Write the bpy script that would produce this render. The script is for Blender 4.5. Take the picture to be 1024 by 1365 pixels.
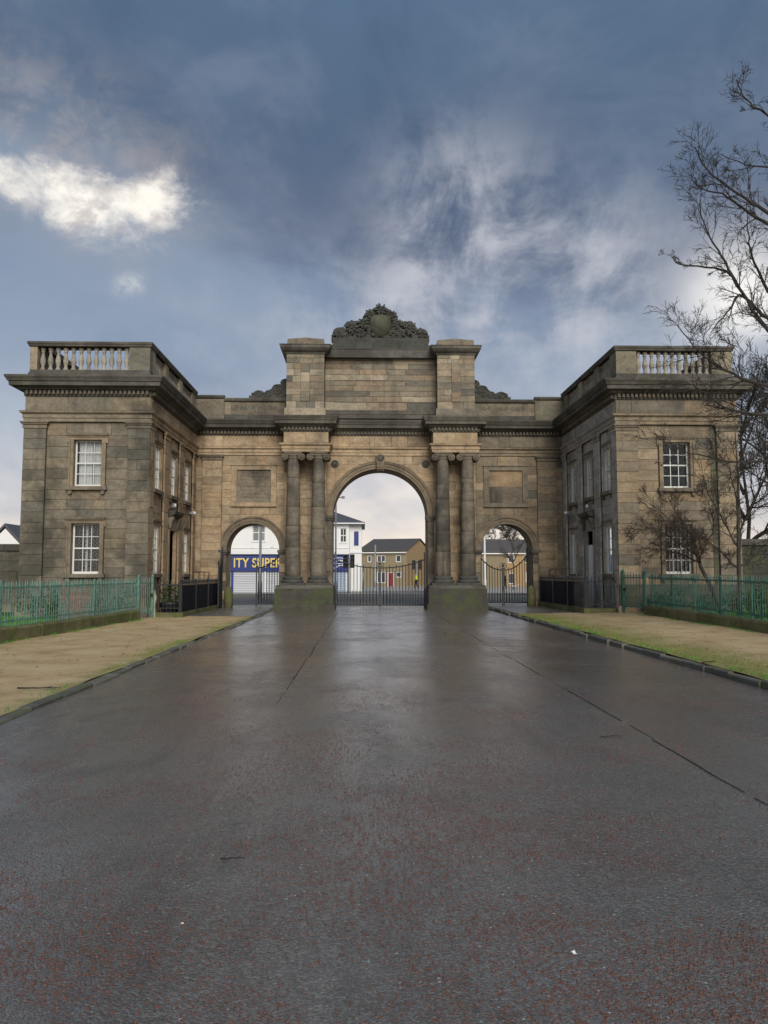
import bpy, bmesh, math, random
from mathutils import Vector
R = math.radians
PI = math.pi
for o in list(bpy.data.objects):
    bpy.data.objects.remove(o)
S = bpy.context.scene
COL = S.collection

# ------------------------------------------------------------------ camera
cam = bpy.data.cameras.new("camera")
cam.sensor_fit = 'AUTO'
cam.sensor_width = 36
cam.lens = 27.69
cam.clip_end = 3000
co = bpy.data.objects.new("camera", cam)
COL.objects.link(co)
co.location = (-0.754, 0, 1.57)
co.rotation_euler = (R(94.4926), 0, R(-1.4684))
S.camera = co
S.view_settings.view_transform = 'Standard'
S.view_settings.look = 'None'
S.view_settings.exposure = 0.95
S.view_settings.gamma = 1
S.view_settings.use_curve_mapping = False
S.cycles.max_bounces = 6
S.cycles.transparent_max_bounces = 12


# ------------------------------------------------------------------ node helper
class NT:
    def __init__(self, nt):
        self.nt = nt
        nt.nodes.clear()

    def n(self, typ, ins=None, **kw):
        nd = self.nt.nodes.new(typ)
        for k, v in kw.items():
            setattr(nd, k, v)
        for k, v in (ins or {}).items():
            self.put(nd.inputs[k], v)
        return nd

    def put(self, sock, v):
        if isinstance(v, bpy.types.NodeSocket):
            self.nt.links.new(v, sock)
        elif isinstance(v, bpy.types.Node):
            self.nt.links.new(v.outputs[0], sock)
        else:
            if isinstance(v, tuple) and len(v) == 3 and sock.type == 'RGBA':
                v = v + (1,)
            sock.default_value = v

    def m(self, op, a, b=None, c=None, clamp=False):
        nd = self.nt.nodes.new('ShaderNodeMath')
        nd.operation = op
        nd.use_clamp = clamp
        for i, v in enumerate((a, b, c)):
            if v is not None:
                self.put(nd.inputs[i], v)
        return nd.outputs[0]

    def vm(self, op, a, b=None):
        nd = self.nt.nodes.new('ShaderNodeVectorMath')
        nd.operation = op
        self.put(nd.inputs[0], a)
        if b is not None:
            self.put(nd.inputs[1], b)
        return nd.outputs[0]

    def mix(self, f, a, b, mode='MIX'):
        nd = self.nt.nodes.new('ShaderNodeMix')
        nd.data_type = 'RGBA'
        nd.blend_type = mode
        self.put(nd.inputs[0], f)
        self.put(nd.inputs[6], a)
        self.put(nd.inputs[7], b)
        return nd.outputs[2]

    def ramp(self, f, stops, interp='LINEAR'):
        nd = self.nt.nodes.new('ShaderNodeValToRGB')
        cr = nd.color_ramp
        cr.interpolation = interp
        while len(cr.elements) < len(stops):
            cr.elements.new(0.5)
        for e, (p, c) in zip(cr.elements, stops):
            e.position = p
            e.color = tuple(c) + (1,) if len(c) == 3 else c
        self.put(nd.inputs[0], f)
        return nd.outputs[0]

    def noise(self, vec, scale, detail=5, rough=.55, dist=0):
        return self.n('ShaderNodeTexNoise', {'Vector': vec, 'Scale': scale, 'Detail': detail, 'Roughness': rough, 'Distortion': dist}).outputs[0]

    def ss(self, v, a, b):
        nd = self.nt.nodes.new('ShaderNodeMapRange')
        nd.interpolation_type = 'SMOOTHSTEP'
        self.put(nd.inputs[0], v)
        nd.inputs[1].default_value = a
        nd.inputs[2].default_value = b
        return nd.outputs[0]


# ------------------------------------------------------------------ world
SUN_AZ, SUN_EL = R(170), R(30)          # from +Y clockwise: behind the camera, to the right
W = bpy.data.worlds.new("World")
S.world = W
W.use_nodes = True
t = NT(W.node_tree)
d = t.vm('NORMALIZE', t.n('ShaderNodeTexCoord').outputs['Generated'])
sx = t.n('ShaderNodeSeparateXYZ', {0: d})
X_, Y_, Z_ = sx.outputs
el = t.m('MULTIPLY', t.m('ARCSINE', Z_), 57.2958)
az = t.m('MULTIPLY', t.m('ARCTAN2', X_, Y_), 57.2958)
den = t.m('ADD', t.m('MAXIMUM', Z_, 0), .28)
pl = t.n('ShaderNodeCombineXYZ', {0: t.m('DIVIDE', X_, den), 1: t.m('DIVIDE', Y_, den), 2: .3})
nbig = t.noise(pl, 1.5, 7, .5, .5)
nfine = t.noise(pl, 4.2, 8, .56, .8)
nwisp = t.noise(t.vm('ADD', pl, t.vm('MULTIPLY', t.n('ShaderNodeTexNoise', {'Vector': pl, 'Scale': 2.5, 'Detail': 4}).outputs[1], (.35, .35, 0))), 3.4, 9, .62, .15)
e2 = t.m('ADD', el, t.m('MULTIPLY', t.m('SUBTRACT', nbig, .5), 9))
nmid = t.noise(t.vm('MULTIPLY', d, (3.2, 3.2, 6.5)), 1.0, 8, .6, .7)
e2 = t.m('ADD', e2, t.m('MULTIPLY', t.m('SUBTRACT', nmid, .5), 7))
low = t.ramp(t.m('DIVIDE', e2, 45), [(0.0, (1.0, .84, .70)), (.07, (.92, .80, .71)), (.14, (.62, .59, .61)), (.23, (.42, .455, .52)), (.34, (.29, .345, .44)), (.46, (.21, .28, .385)), (.62, (.165, .24, .345)), (1, (.16, .23, .34))])
high = t.ramp(t.m('DIVIDE', e2, 60), [(.25, (.165, .195, .28)), (.38, (.088, .118, .188)), (.52, (.080, .124, .200)), (.66, (.096, .160, .25)), (1, (.14, .21, .31))])
eb = t.m('ADD', t.m('MULTIPLY', t.m('MINIMUM', t.m('MAXIMUM', t.m('MULTIPLY', az, -1), -5), 26), .40), 19.5)
eb = t.m('ADD', eb, t.m('MULTIPLY', t.m('SUBTRACT', nfine, .5), 9))
hi = t.ss(t.m('SUBTRACT', e2, eb), -3.2, 3.6)
skyc = t.mix(hi, low, high)
# heavier slate masses and paler gaps inside the storm cloud
nst = t.noise(t.vm('ADD', t.vm('MULTIPLY', d, (4.5, 4.5, 6)), (3.1, 1.7, .4)), 1.0, 8, .58, .5)
skyc = t.mix(t.m('MULTIPLY', t.ss(nst, .48, .70), .55), skyc, t.mix(1, skyc, (.60, .62, .68), 'MULTIPLY'))
skyc = t.mix(t.m('MULTIPLY', t.ss(nst, .46, .28), .28), skyc, (.27, .31, .39))


def gauss(a0, e0, sa, se, rot=0.0):
    da = t.m('SUBTRACT', az, a0)
    de = t.m('SUBTRACT', el, e0)
    c, s_ = math.cos(R(rot)), math.sin(R(rot))
    u = t.m('ADD', t.m('MULTIPLY', da, c), t.m('MULTIPLY', de, s_))
    v = t.m('SUBTRACT', t.m('MULTIPLY', de, c), t.m('MULTIPLY', da, s_))
    q = t.m('ADD', t.m('POWER', t.m('ABSOLUTE', t.m('DIVIDE', u, sa)), 2.0), t.m('POWER', t.m('ABSOLUTE', t.m('DIVIDE', v, se)), 2.0))
    return t.m('EXPONENT', t.m('MULTIPLY', q, -1))


# thin bright wisps right of the middle
wm = t.m('ADD', gauss(6.5, 25.5, 5.5, 5), t.m('ADD', t.m('MULTIPLY', gauss(13.5, 20.5, 8, 5.5), 1.35), gauss(4, 18, 14, 4)))
nv = t.noise(t.vm('MULTIPLY', d, (10, 10, 6)), 1.0, 9, .64, .5)
wn = t.ss(t.m('ADD', t.m('MULTIPLY', nwisp, .5), t.m('MULTIPLY', nv, .5)), .40, .62)
wisp = t.m('MULTIPLY', t.m('MINIMUM', wm, 1.15), wn)
skyc = t.mix(t.m('MULTIPLY', wisp, .85), skyc, (.52, .525, .57))
# a faint lighter veil across the upper sky
veil = t.m('MULTIPLY', t.ss(nmid, .42, .72), .34)
skyc = t.mix(veil, skyc, (.22, .27, .36))
# rift in the clouds, left
nr = t.noise(t.vm('MULTIPLY', d, (12, 12, 17)), 1.0, 10, .66, .35)
rift = t.m('ADD', gauss(-22.5, 24.9, 7.5, 2.2, -11), t.m('ADD', t.m('MULTIPLY', gauss(-15.6, 25.2, 3.4, 1.3, 6), .85), t.m('MULTIPLY', gauss(-14.6, 26.6, 1.2, 2.2, -25), .3)))
warm = t.m('MULTIPLY', gauss(-22, 27.5, 9.5, 4.2, -12), .75)
skyc = t.mix(t.m('MULTIPLY', gauss(-21, 25, 10, 4.5, -8), .35), skyc, (.42, .42, .45))
skyc = t.mix(t.m('MULTIPLY', warm, t.ss(nr, .36, .66)), skyc, (.43, .385, .365))
nq = t.noise(t.vm('MULTIPLY', d, (26, 26, 40)), 1.0, 8, .62, .3)
rm = t.ss(t.m('ADD', t.m('MULTIPLY', rift, .88), t.m('ADD', t.m('MULTIPLY', t.m('SUBTRACT', nr, .5), 2.3), t.m('MULTIPLY', t.m('SUBTRACT', nfine, .5), 1.3))), .20, 1.05)
rm = t.m('MULTIPLY', rm, t.ss(rift, .05, .45))
skyc = t.mix(rm, skyc, t.mix(t.ss(nq, .36, .58), (.66, .61, .57), (1.05, .99, .88)))
skyc = t.mix(t.m('MULTIPLY', gauss(-16.9, 19.6, .9, .6, 20), t.ss(nr, .42, .62)), skyc, (.66, .66, .66))
# glow behind thin cloud, right edge
gl = t.m('MULTIPLY', gauss(26.5, 18.2, 4.2, 3.4), t.m('ADD', t.m('MULTIPLY', nfine, 1.1), .4))
skyc = t.mix(t.m('MINIMUM', gl, 1.0), skyc, (.98, .95, .9))
nish = t.n('ShaderNodeTexSky', sky_type='NISHITA', sun_disc=False, sun_elevation=SUN_EL, sun_rotation=SUN_AZ)
mixed = t.mix(.93, nish.outputs[0], t.vm('MULTIPLY', skyc, (5.3, 5.3, 5.3)))
bg = t.n('ShaderNodeBackground', {'Color': mixed, 'Strength': .1})
t.n('ShaderNodeOutputWorld', {0: bg})

sun = bpy.data.lights.new("sun", 'SUN')
sun.energy = 1.5
sun.angle = R(35)
sun.color = (1, .95, .87)
so = bpy.data.objects.new("sun", sun)
COL.objects.link(so)
sd = Vector((math.sin(SUN_AZ) * math.cos(SUN_EL), math.cos(SUN_AZ) * math.cos(SUN_EL), math.sin(SUN_EL)))
so.rotation_euler = sd.to_track_quat('Z', 'Y').to_euler()


# ------------------------------------------------------------------ materials
def newmat(name):
    m = bpy.data.materials.new(name)
    m.use_nodes = True
    return m, NT(m.node_tree)


def pbsdf(t, col, rough=.8, normal=None, metal=0.0, spec=.5):
    ins = {'Base Color': col, 'Roughness': rough, 'Metallic': metal, 'Specular IOR Level': spec}
    b = t.n('ShaderNodeBsdfPrincipled', ins)
    if normal is not None:
        t.put(b.inputs['Normal'], normal)
    t.n('ShaderNodeOutputMaterial', {0: b})
    return b


def bump(t, h, strength, dist):
    return t.n('ShaderNodeBump', {'Height': h, 'Strength': strength, 'Distance': dist}).outputs[0]


def pos(t):
    return t.n('ShaderNodeNewGeometry').outputs['Position']


def stone(name, cols, soot=.5, moss=0.0, streak=.35, lo=.5, hi=.72):
    m, t = newmat(name)
    p = pos(t)
    rnd = t.n('ShaderNodeObjectInfo').outputs['Random']
    cols = list(cols) if len(cols) > 1 else [cols[0], tuple(.85 * c for c in cols[0])]
    n = len(cols)
    base = t.ramp(rnd, [((i + .0) / n, c) for i, c in enumerate(cols)], 'LINEAR')
    off = t.vm('ADD', p, t.n('ShaderNodeCombineXYZ', {0: t.m('MULTIPLY', rnd, 3.0), 2: t.m('MULTIPLY', rnd, 5.0)}))
    # bedding bands inside a block
    band = t.noise(t.vm('MULTIPLY', off, (1.0, 1.0, 1.9)), 1.3, 5, .62, .8)
    base = t.mix(1, base, t.ramp(band, [(.28, (1.22, 1.2, 1.17)), (.5, (1, 1, 1)), (.72, (.66, .64, .62))]), 'MULTIPLY')
    dk = t.m('FRACT', t.m('MULTIPLY', rnd, 37.7))
    base = t.mix(t.m('MULTIPLY', t.m('GREATER_THAN', dk, .88), .32 * soot), base, (.075, .075, .065))
    grain = t.noise(p, 9, 6, .65)
    base = t.mix(.8, base, t.ramp(grain, [(.25, (.62, .62, .62)), (.5, (.98, .98, .98)), (.75, (1.25, 1.22, 1.18))]), 'MULTIPLY')
    big = t.m('ADD', t.m('MULTIPLY', t.noise(p, .42, 8, .66, .5), .75), t.m('MULTIPLY', t.noise(off, .9, 5, .6), .25))
    base = t.mix(t.m('MULTIPLY', t.ss(big, lo, hi), soot), base, (.062, .057, .048))
    st = t.m('ADD', t.m('MULTIPLY', t.noise(t.vm('MULTIPLY', p, (3.2, 3.2, .28)), 1.0, 6, .6), .5), t.m('MULTIPLY', t.noise(t.vm('MULTIPLY', p, (1.1, 1.1, .16)), 1.0, 5, .6), .5))
    base = t.mix(t.m('MULTIPLY', t.ss(st, .48, .66), streak), base, (.058, .053, .045))
    if moss:
        mo = t.noise(p, 1.9, 6, .65)
        base = t.mix(t.m('MULTIPLY', t.ss(mo, .44, .66), moss), base, (.085, .11, .028))
    h = t.m('ADD', t.m('MULTIPLY', t.noise(p, 30, 5, .7), .5), t.m('MULTIPLY', t.noise(p, 6, 4), 1.0))
    pbsdf(t, base, .88, bump(t, h, .55, .02), spec=.25)
    return m


TAN = [(a * 1.03, b * .985, c * .90) for a, b, c in [(.42, .33, .235), (.37, .285, .195), (.45, .365, .265), (.31, .24, .17), (.40, .32, .23), (.43, .32, .21), (.28, .225, .17), (.38, .30, .215)]]
GRY = [(.93 * c[0], .95 * c[1], .97 * c[2]) for c in [(.26, .215, .155), (.21, .18, .135), (.31, .25, .175), (.165, .15, .12), (.24, .205, .15), (.28, .215, .14), (.145, .138, .118), (.25, .21, .155)]]
MID = [tuple(1.15 * q for q in c) for c in [(.30, .225, .145), (.215, .17, .12), (.34, .265, .175), (.16, .14, .11), (.26, .21, .145), (.32, .225, .135), (.14, .128, .108), (.24, .19, .13)]]
CGR = [(.44, .415, .365), (.39, .37, .33), (.47, .44, .385), (.41, .385, .34), (.35, .335, .305), (.45, .415, .36)]
M = {}
M['stone_tan'] = stone('warm_sandstone', TAN, .62, 0, .4, .5, .66)
M['stone_grey'] = stone('weathered_sandstone', GRY, .8, .12, .5, .47, .6)
M['stone_mid'] = stone('brown_sandstone', MID, .6, .1, .4, .49, .64)
M['stone_cool'] = stone('grey_sandstone', CGR, .5, .05, .4)
M['soot'] = stone('blackened_sandstone', [(.135, .125, .108), (.155, .142, .12), (.11, .106, .098), (.145, .13, .11)], .88, .12, .75, .42, .60)
M['cap'] = stone('dark_moulding_sandstone', [(.19, .16, .12), (.16, .14, .11), (.21, .175, .13)], .75, .05, .5)
M['arch_moulding'] = stone('arch_moulding_sandstone', [(.24, .19, .13), (.2, .16, .115)], .7, .0, .5)
M['column'] = stone('column_sandstone', [(.20, .172, .132), (.17, .148, .118), (.225, .19, .145), (.15, .134, .11), (.205, .172, .13)], .9, 0, .95, .45, .62)
M['attic'] = stone('attic_sandstone', [(.28, .235, .165), (.22, .195, .145), (.35, .285, .2), (.17, .157, .13), (.31, .235, .16), (.13, .125, .11), (.40, .34, .25)], .7, .12, .4)
M['moss'] = stone('mossy_stone', [(.085, .080, .066), (.068, .065, .056)], .85, .5, .8, .42, .6)
M['mosswall'] = stone('mossy_wall_stone', [(.15, .145, .07), (.13, .12, .065), (.17, .16, .08)], .4, .95, .3)
M['baluster'] = stone('baluster_sandstone', [(.37, .33, .26), (.33, .30, .245)], .5, 0, .4)
M['damp_shaded'] = stone('damp_shaded_sandstone', [(.12, .115, .085), (.095, .092, .072), (.14, .13, .1)], .6, .45, .5)
M['crest'] = stone('carved_dark_stone', [(.085, .085, .075), (.07, .072, .066)], .5, .12, .4)
M['shield'] = stone('greened_shield_stone', [(.105, .108, .078)], .4, .35, .6)


def flat(name, col, rough=.6, metal=0.0, var=.25, scale=14, bmp=.0, spec=.5):
    m, t = newmat(name)
    p = pos(t)
    n = t.noise(p, scale, 5, .65)
    rnd = t.n('ShaderNodeObjectInfo').outputs['Random']
    k = t.m('ADD', t.m('MULTIPLY', n, var * 2), t.m('ADD', t.m('MULTIPLY', rnd, var), 1 - 1.5 * var))
    c = t.mix(1, col, t.n('ShaderNodeCombineColor', {0: k, 1: k, 2: k}), 'MULTIPLY')
    r = t.m('ADD', rough - .1, t.m('MULTIPLY', n, .2))
    pbsdf(t, c, r, bump(t, n, bmp, .01) if bmp else None, metal, spec)
    return m


M['white_paint'] = flat('white_paint', (.72, .72, .68), .45, var=.12)
M['curtain'] = flat('net_curtain', (.8, .8, .78), .9, var=.2)
M['black_iron'] = flat('black_iron', (.016, .017, .02), .42, .0, .3)
M['navy_board'] = flat('black_board', (.007, .008, .013), .75, 0, .35, 3, 0, .2)
M['dark_room'] = flat('dark_interior', (.02, .02, .022), .9)
M['door_paint'] = flat('pale_door', (.5, .55, .55), .5)
M['timber'] = flat('weathered_timber', (.24, .17, .11), .8, var=.35)
M['brown_board'] = flat('brown_board', (.17, .10, .08), .8, var=.4)
M['bark'] = flat('bark', (.046, .039, .032), .9, var=.4, scale=20, bmp=.5)
M['bark_brown'] = flat('brown_bark', (.065, .047, .035), .9, var=.4, scale=20, bmp=.5)
M['render_white'] = flat('white_render', (.82, .81, .78), .8, var=.06, scale=1.5)
M['white_pvc'] = flat('white_window', (.78, .78, .77), .5, var=.05)
M['blue_sign'] = flat('blue_sign', (.022, .04, .20), .4, var=.12, scale=2)
M['yellow'] = flat('yellow_letter', (.75, .58, .16), .5, var=.1)
M['shutter'] = flat('steel_shutter', (.52, .53, .54), .5, .0, .12)
M['shutter_blue'] = flat('blue_grey_shutter', (.38, .45, .55), .5, .0, .12)
M['slate'] = flat('slate_roof', (.085, .09, .10), .6, var=.3, scale=5)
M['brown_tile'] = flat('brown_roof_tile', (.085, .075, .07), .75, var=.3, scale=4)
M['brick_orange_lit'] = flat('orange_lit_brick', (.36, .245, .12), .85, var=.25, scale=6)  # first terrace's brick with light put into the colour; neighbours reuse it
M['brick_olive_shaded'] = flat('buff_shaded_brick', (.26, .21, .125), .85, var=.25, scale=6)  # same terrace's brick with shade put into the colour; neighbours reuse it
M['lamp_grey'] = flat('lamp_grey', (.30, .31, .32), .45, .2, .1)
M['white_lamp'] = flat('white_lamp_casing', (.75, .75, .72), .35, var=.05)
M['red_door'] = flat('red_door', (.25, .03, .035), .5)
M['blue_door'] = flat('blue_door', (.03, .05, .1), .5)
M['skin'] = flat('skin', (.45, .28, .21), .6, var=.08)
M['hivis'] = flat('high_visibility_jacket', (.62, .72, .03), .7, var=.12)
M['dark_cloth'] = flat('dark_cloth', (.02, .022, .028), .9, var=.2)
M['hair'] = flat('dark_hair', (.025, .018, .013), .7)
M['dog_fur'] = flat('pale_fur', (.45, .42, .38), .9)
M['twig'] = flat('dead_twig', (.028, .022, .018), .8)
M['leaf_dead'] = flat('dead_leaf', (.10, .05, .025), .7, var=.4)
M['litter'] = flat('pale_litter', (.65, .65, .62), .6)
M['tar'] = flat('tar_joint', (.012, .012, .013), .35, var=.4, scale=30)
M['leaf_green'] = flat('green_leaf', (.045, .09, .022), .6, var=.6, scale=5)
M['planter'] = flat('black_planter', (.02, .02, .025), .5)
M['signal'] = flat('signal_black', (.015, .015, .015), .4)


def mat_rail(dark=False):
    m, t = newmat('shaded_green_railing_paint' if dark else 'green_railing_paint')
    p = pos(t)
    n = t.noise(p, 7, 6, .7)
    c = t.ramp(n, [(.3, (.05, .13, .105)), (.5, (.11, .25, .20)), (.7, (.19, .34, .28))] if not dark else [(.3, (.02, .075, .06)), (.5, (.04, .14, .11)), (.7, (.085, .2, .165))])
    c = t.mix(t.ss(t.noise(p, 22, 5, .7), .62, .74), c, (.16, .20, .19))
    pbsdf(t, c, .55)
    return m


M['green_rail'] = mat_rail()
M['green_rail_shaded'] = mat_rail(True)  # same paint as the left railings, with dimmer light put into its colour


def mat_glass():
    m, t = newmat('window_glass')
    p = pos(t)
    nb = bump(t, t.noise(p, 1.7, 3), .12, .05)
    g = t.n('ShaderNodeBsdfGlossy', {'Color': (.9, .93, .95), 'Roughness': .03, 'Normal': nb})
    tr = t.n('ShaderNodeBsdfTransparent', {'Color': (.92, .93, .93)})
    fr = t.n('ShaderNodeFresnel', {'IOR': 1.5})
    k = t.m('MULTIPLY', fr.outputs[0], .8, clamp=True)
    mx = t.n('ShaderNodeMixShader', {0: k, 1: tr, 2: g})
    t.n('ShaderNodeOutputMaterial', {0: mx})
    return m


M['glass'] = mat_glass()
M['far_glass'] = flat('dark_glass', (.06, .065, .07), .12, var=.3)
M['grey_glass'] = flat('grey_glass', (.24, .25, .25), .15, var=.3)


def mat_road():
    m, t = newmat('wet_red_asphalt')
    p = pos(t)
    vor = t.n('ShaderNodeTexVoronoi', {'Vector': p, 'Scale': 85.0, 'Randomness': 1.0})
    cell = t.n('ShaderNodeSeparateColor', {0: vor.outputs['Color']})
    base = t.ramp(cell.outputs[0], [(0, (.080, .075, .068)), (.5, (.120, .112, .102)), (.85, (.16, .152, .14)), (1, (.20, .19, .172))])
    big = t.noise(p, .33, 5, .6)
    mid = t.noise(p, 1.3, 6, .68)
    # worn patches where the red chippings show
    wear = t.m('ADD', t.m('MULTIPLY', mid, .62), t.m('MULTIPLY', big, .38))
    redz = t.ss(wear, .49, .60)
    redc = t.ramp(cell.outputs[1], [(0, (.06, .033, .027)), (.5, (.115, .062, .048)), (1, (.17, .092, .070))])
    pick = t.m('MULTIPLY', redz, t.ss(cell.outputs[2], .45, .62))
    base = t.mix(t.m('MULTIPLY', pick, .85), base, redc)
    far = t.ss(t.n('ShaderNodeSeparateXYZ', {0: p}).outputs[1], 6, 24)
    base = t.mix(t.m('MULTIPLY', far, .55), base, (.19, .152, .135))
    # tiny pale flecks
    v2 = t.n('ShaderNodeTexVoronoi', {'Vector': p, 'Scale': 26.0})
    c2 = t.n('ShaderNodeSeparateColor', {0: v2.outputs['Color']})
    fl = t.m('MULTIPLY', t.m('LESS_THAN', v2.outputs['Distance'], .16), t.m('GREATER_THAN', c2.outputs[0], .86))
    base = t.mix(fl, base, (.42, .42, .40))
    # wheel tracks and longitudinal wear
    tr = t.noise(t.vm('MULTIPLY', p, (1.4, .09, 1)), 1.0, 5, .6)
    base = t.mix(t.m('MULTIPLY', t.ss(tr, .5, .72), .4), base, (.022, .023, .025))
    wet = t.noise(p, .5, 5, .62, .4)
    rough = t.m('ADD', t.m('MULTIPLY', t.ss(wet, .35, .68), .2), .13)
    rough = t.m('ADD', rough, t.m('MULTIPLY', pick, .15))
    # lanes laid at different times
    px_ = t.n('ShaderNodeSeparateXYZ', {0: p}).outputs[0]
    base = t.mix(t.m('MULTIPLY', t.m('LESS_THAN', px_, -1.78), .35), base, (.075, .062, .056))
    base = t.mix(t.m('MULTIPLY', t.m('GREATER_THAN', px_, 1.95), .4), base, (.115, .088, .076))
    patch = t.noise(p, .8, 6, .7)
    base = t.mix(t.m('MULTIPLY', t.ss(patch, .55, .72), .45), base, (.05, .05, .05))
    h = t.m('ADD', t.m('MULTIPLY', vor.outputs['Distance'], -.8), t.m('MULTIPLY', t.noise(p, 24, 5, .7), .7))
    h = t.m('ADD', h, t.m('MULTIPLY', t.noise(t.vm('MULTIPLY', p, (4, 8, 1)), 1, 4, .6), 1.2))
    far2 = t.m('SUBTRACT', .55, t.m('MULTIPLY', t.ss(t.n('ShaderNodeSeparateXYZ', {0: p}).outputs[1], 3, 14), .33))
    nb = t.n('ShaderNodeBump', {'Height': h, 'Strength': far2, 'Distance': .012}).outputs[0]
    b_ = pbsdf(t, base, rough, nb, spec=.6)
    # thin film of rain water lying over the stones
    film = t.noise(t.vm('MULTIPLY', p, (1, .6, 1)), .7, 6, .65, .5)
    t.put(b_.inputs['Coat Weight'], t.m('ADD', .12, t.m('MULTIPLY', t.ss(t.m('ADD', t.m('MULTIPLY', film, .7), t.m('MULTIPLY', t.noise(t.vm('MULTIPLY', p, (3.5, 1.6, 1)), 1.0, 7, .7), .3)), .40, .56), .8)))
    t.put(b_.inputs['Coat Roughness'], t.m('ADD', .12, t.m('MULTIPLY', t.noise(p, 3.1, 5, .65), .2)))
    b_.inputs['Coat IOR'].default_value = 1.45
    t.put(b_.inputs['Coat Normal'], t.n('ShaderNodeBump', {'Height': h, 'Strength': t.m('MULTIPLY', far2, .55), 'Distance': .009}).outputs[0])
    return m


M['road'] = mat_road()


def mat_verge(name, mossx0, mossx1, side, amount):
    m, t = newmat(name)
    p = pos(t)
    n = t.noise(p, 1.1, 7, .66)
    c = t.ramp(n, [(.3, (.36, .25, .13)), (.5, (.50, .365, .195)), (.7, (.58, .45, .27))])
    f = t.noise(p, 40, 4, .7)
    c = t.mix(.7, c, t.ramp(f, [(.3, (.6, .58, .55)), (.5, (1, 1, 1)), (.72, (1.2, 1.2, 1.2))]), 'MULTIPLY')
    x = t.m('MULTIPLY', t.n('ShaderNodeSeparateXYZ', {0: p}).outputs[0], side)
    e = t.m('ADD', x, t.m('MULTIPLY', t.m('SUBTRACT', t.noise(p, 1.6, 6, .7), .5), 1.5))
    k = t.m('SUBTRACT', 1, t.ss(e, mossx0, mossx1))
    g = t.ramp(t.noise(p, 14, 5, .7), [(.3, (.09, .115, .024)), (.55, (.19, .20, .045)), (.75, (.30, .27, .09))])
    c = t.mix(t.m('MULTIPLY', k, amount), c, g)
    sp = t.ss(t.noise(p, 2.3, 7, .72), .60, .70)
    c = t.mix(t.m('MULTIPLY', sp, .55), c, (.10, .10, .035))
    dk = t.ss(t.noise(t.vm('MULTIPLY', p, (2.2, .8, 1)), 1, 6, .7), .57, .72)
    c = t.mix(t.m('MULTIPLY', dk, .5), c, (.095, .07, .042))
    h = t.m('ADD', f, t.m('MULTIPLY', t.noise(p, 7, 5), 1.5))
    pbsdf(t, c, .85, bump(t, h, .7, .02), spec=.3)
    return m


M['verge_sand'] = mat_verge('sandy_verge', 4.7, 5.2, -1, .6)
M['verge_moss'] = mat_verge('mossy_sandy_verge', 4.9, 6.9, 1, .78)


def mat_ground(name, a, b, scale, rough, bs=.3):
    m, t = newmat(name)
    p = pos(t)
    n = t.noise(p, scale, 7, .66)
    c = t.ramp(n, [(.35, a), (.65, b)])
    pbsdf(t, c, rough, bump(t, t.noise(p, scale * 8, 4), bs, .03), spec=.4)
    return m


M['soil'] = mat_ground('dull_ground', (.05, .055, .03), (.09, .085, .05), .6, .9)
M['lawn'] = mat_ground('lawn_soil', (.025, .05, .012), (.05, .09, .02), 1.2, .9)
M['grassblade'] = flat('grass_blade', (.07, .22, .022), .6, var=.5, scale=2)
M['mossblade'] = flat('moss_tuft', (.17, .185, .045), .7, var=.5, scale=2)
M['far_road'] = mat_ground('wet_far_road', (.32, .32, .33), (.45, .45, .45), .4, .25, .1)
M['flag'] = flat('wet_flagstone', (.115, .105, .092), .30, var=.35, scale=3, bmp=.25)
M['kerb'] = stone('kerb_stone', [(.15, .145, .125), (.12, .118, .105), (.18, .168, .14)], .5, .5, .3)


def mat_cobble():
    m, t = newmat('cobbled_setts')
    p = pos(t)
    br = t.n('ShaderNodeTexBrick', {'Vector': p, 'Color1': (.19, .16, .115, 1), 'Color2': (.27, .225, .165, 1), 'Mortar': (.03, .03, .025, 1), 'Scale': 2.2, 'Mortar Size': .035})
    c = t.mix(t.ss(t.noise(p, .9, 6, .65), .5, .68), br.outputs[0], (.06, .075, .03))
    pbsdf(t, c, .6, bump(t, br.outputs[1], -.8, .03))
    return m


M['cobble'] = mat_cobble()


def mat_streaky():
    return None


# ------------------------------------------------------------------ mesh builder
WL = {}


def wl(o):
    return WL.get(o.name, Vector((0, 0, 0))) if o is not None else Vector((0, 0, 0))


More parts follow.
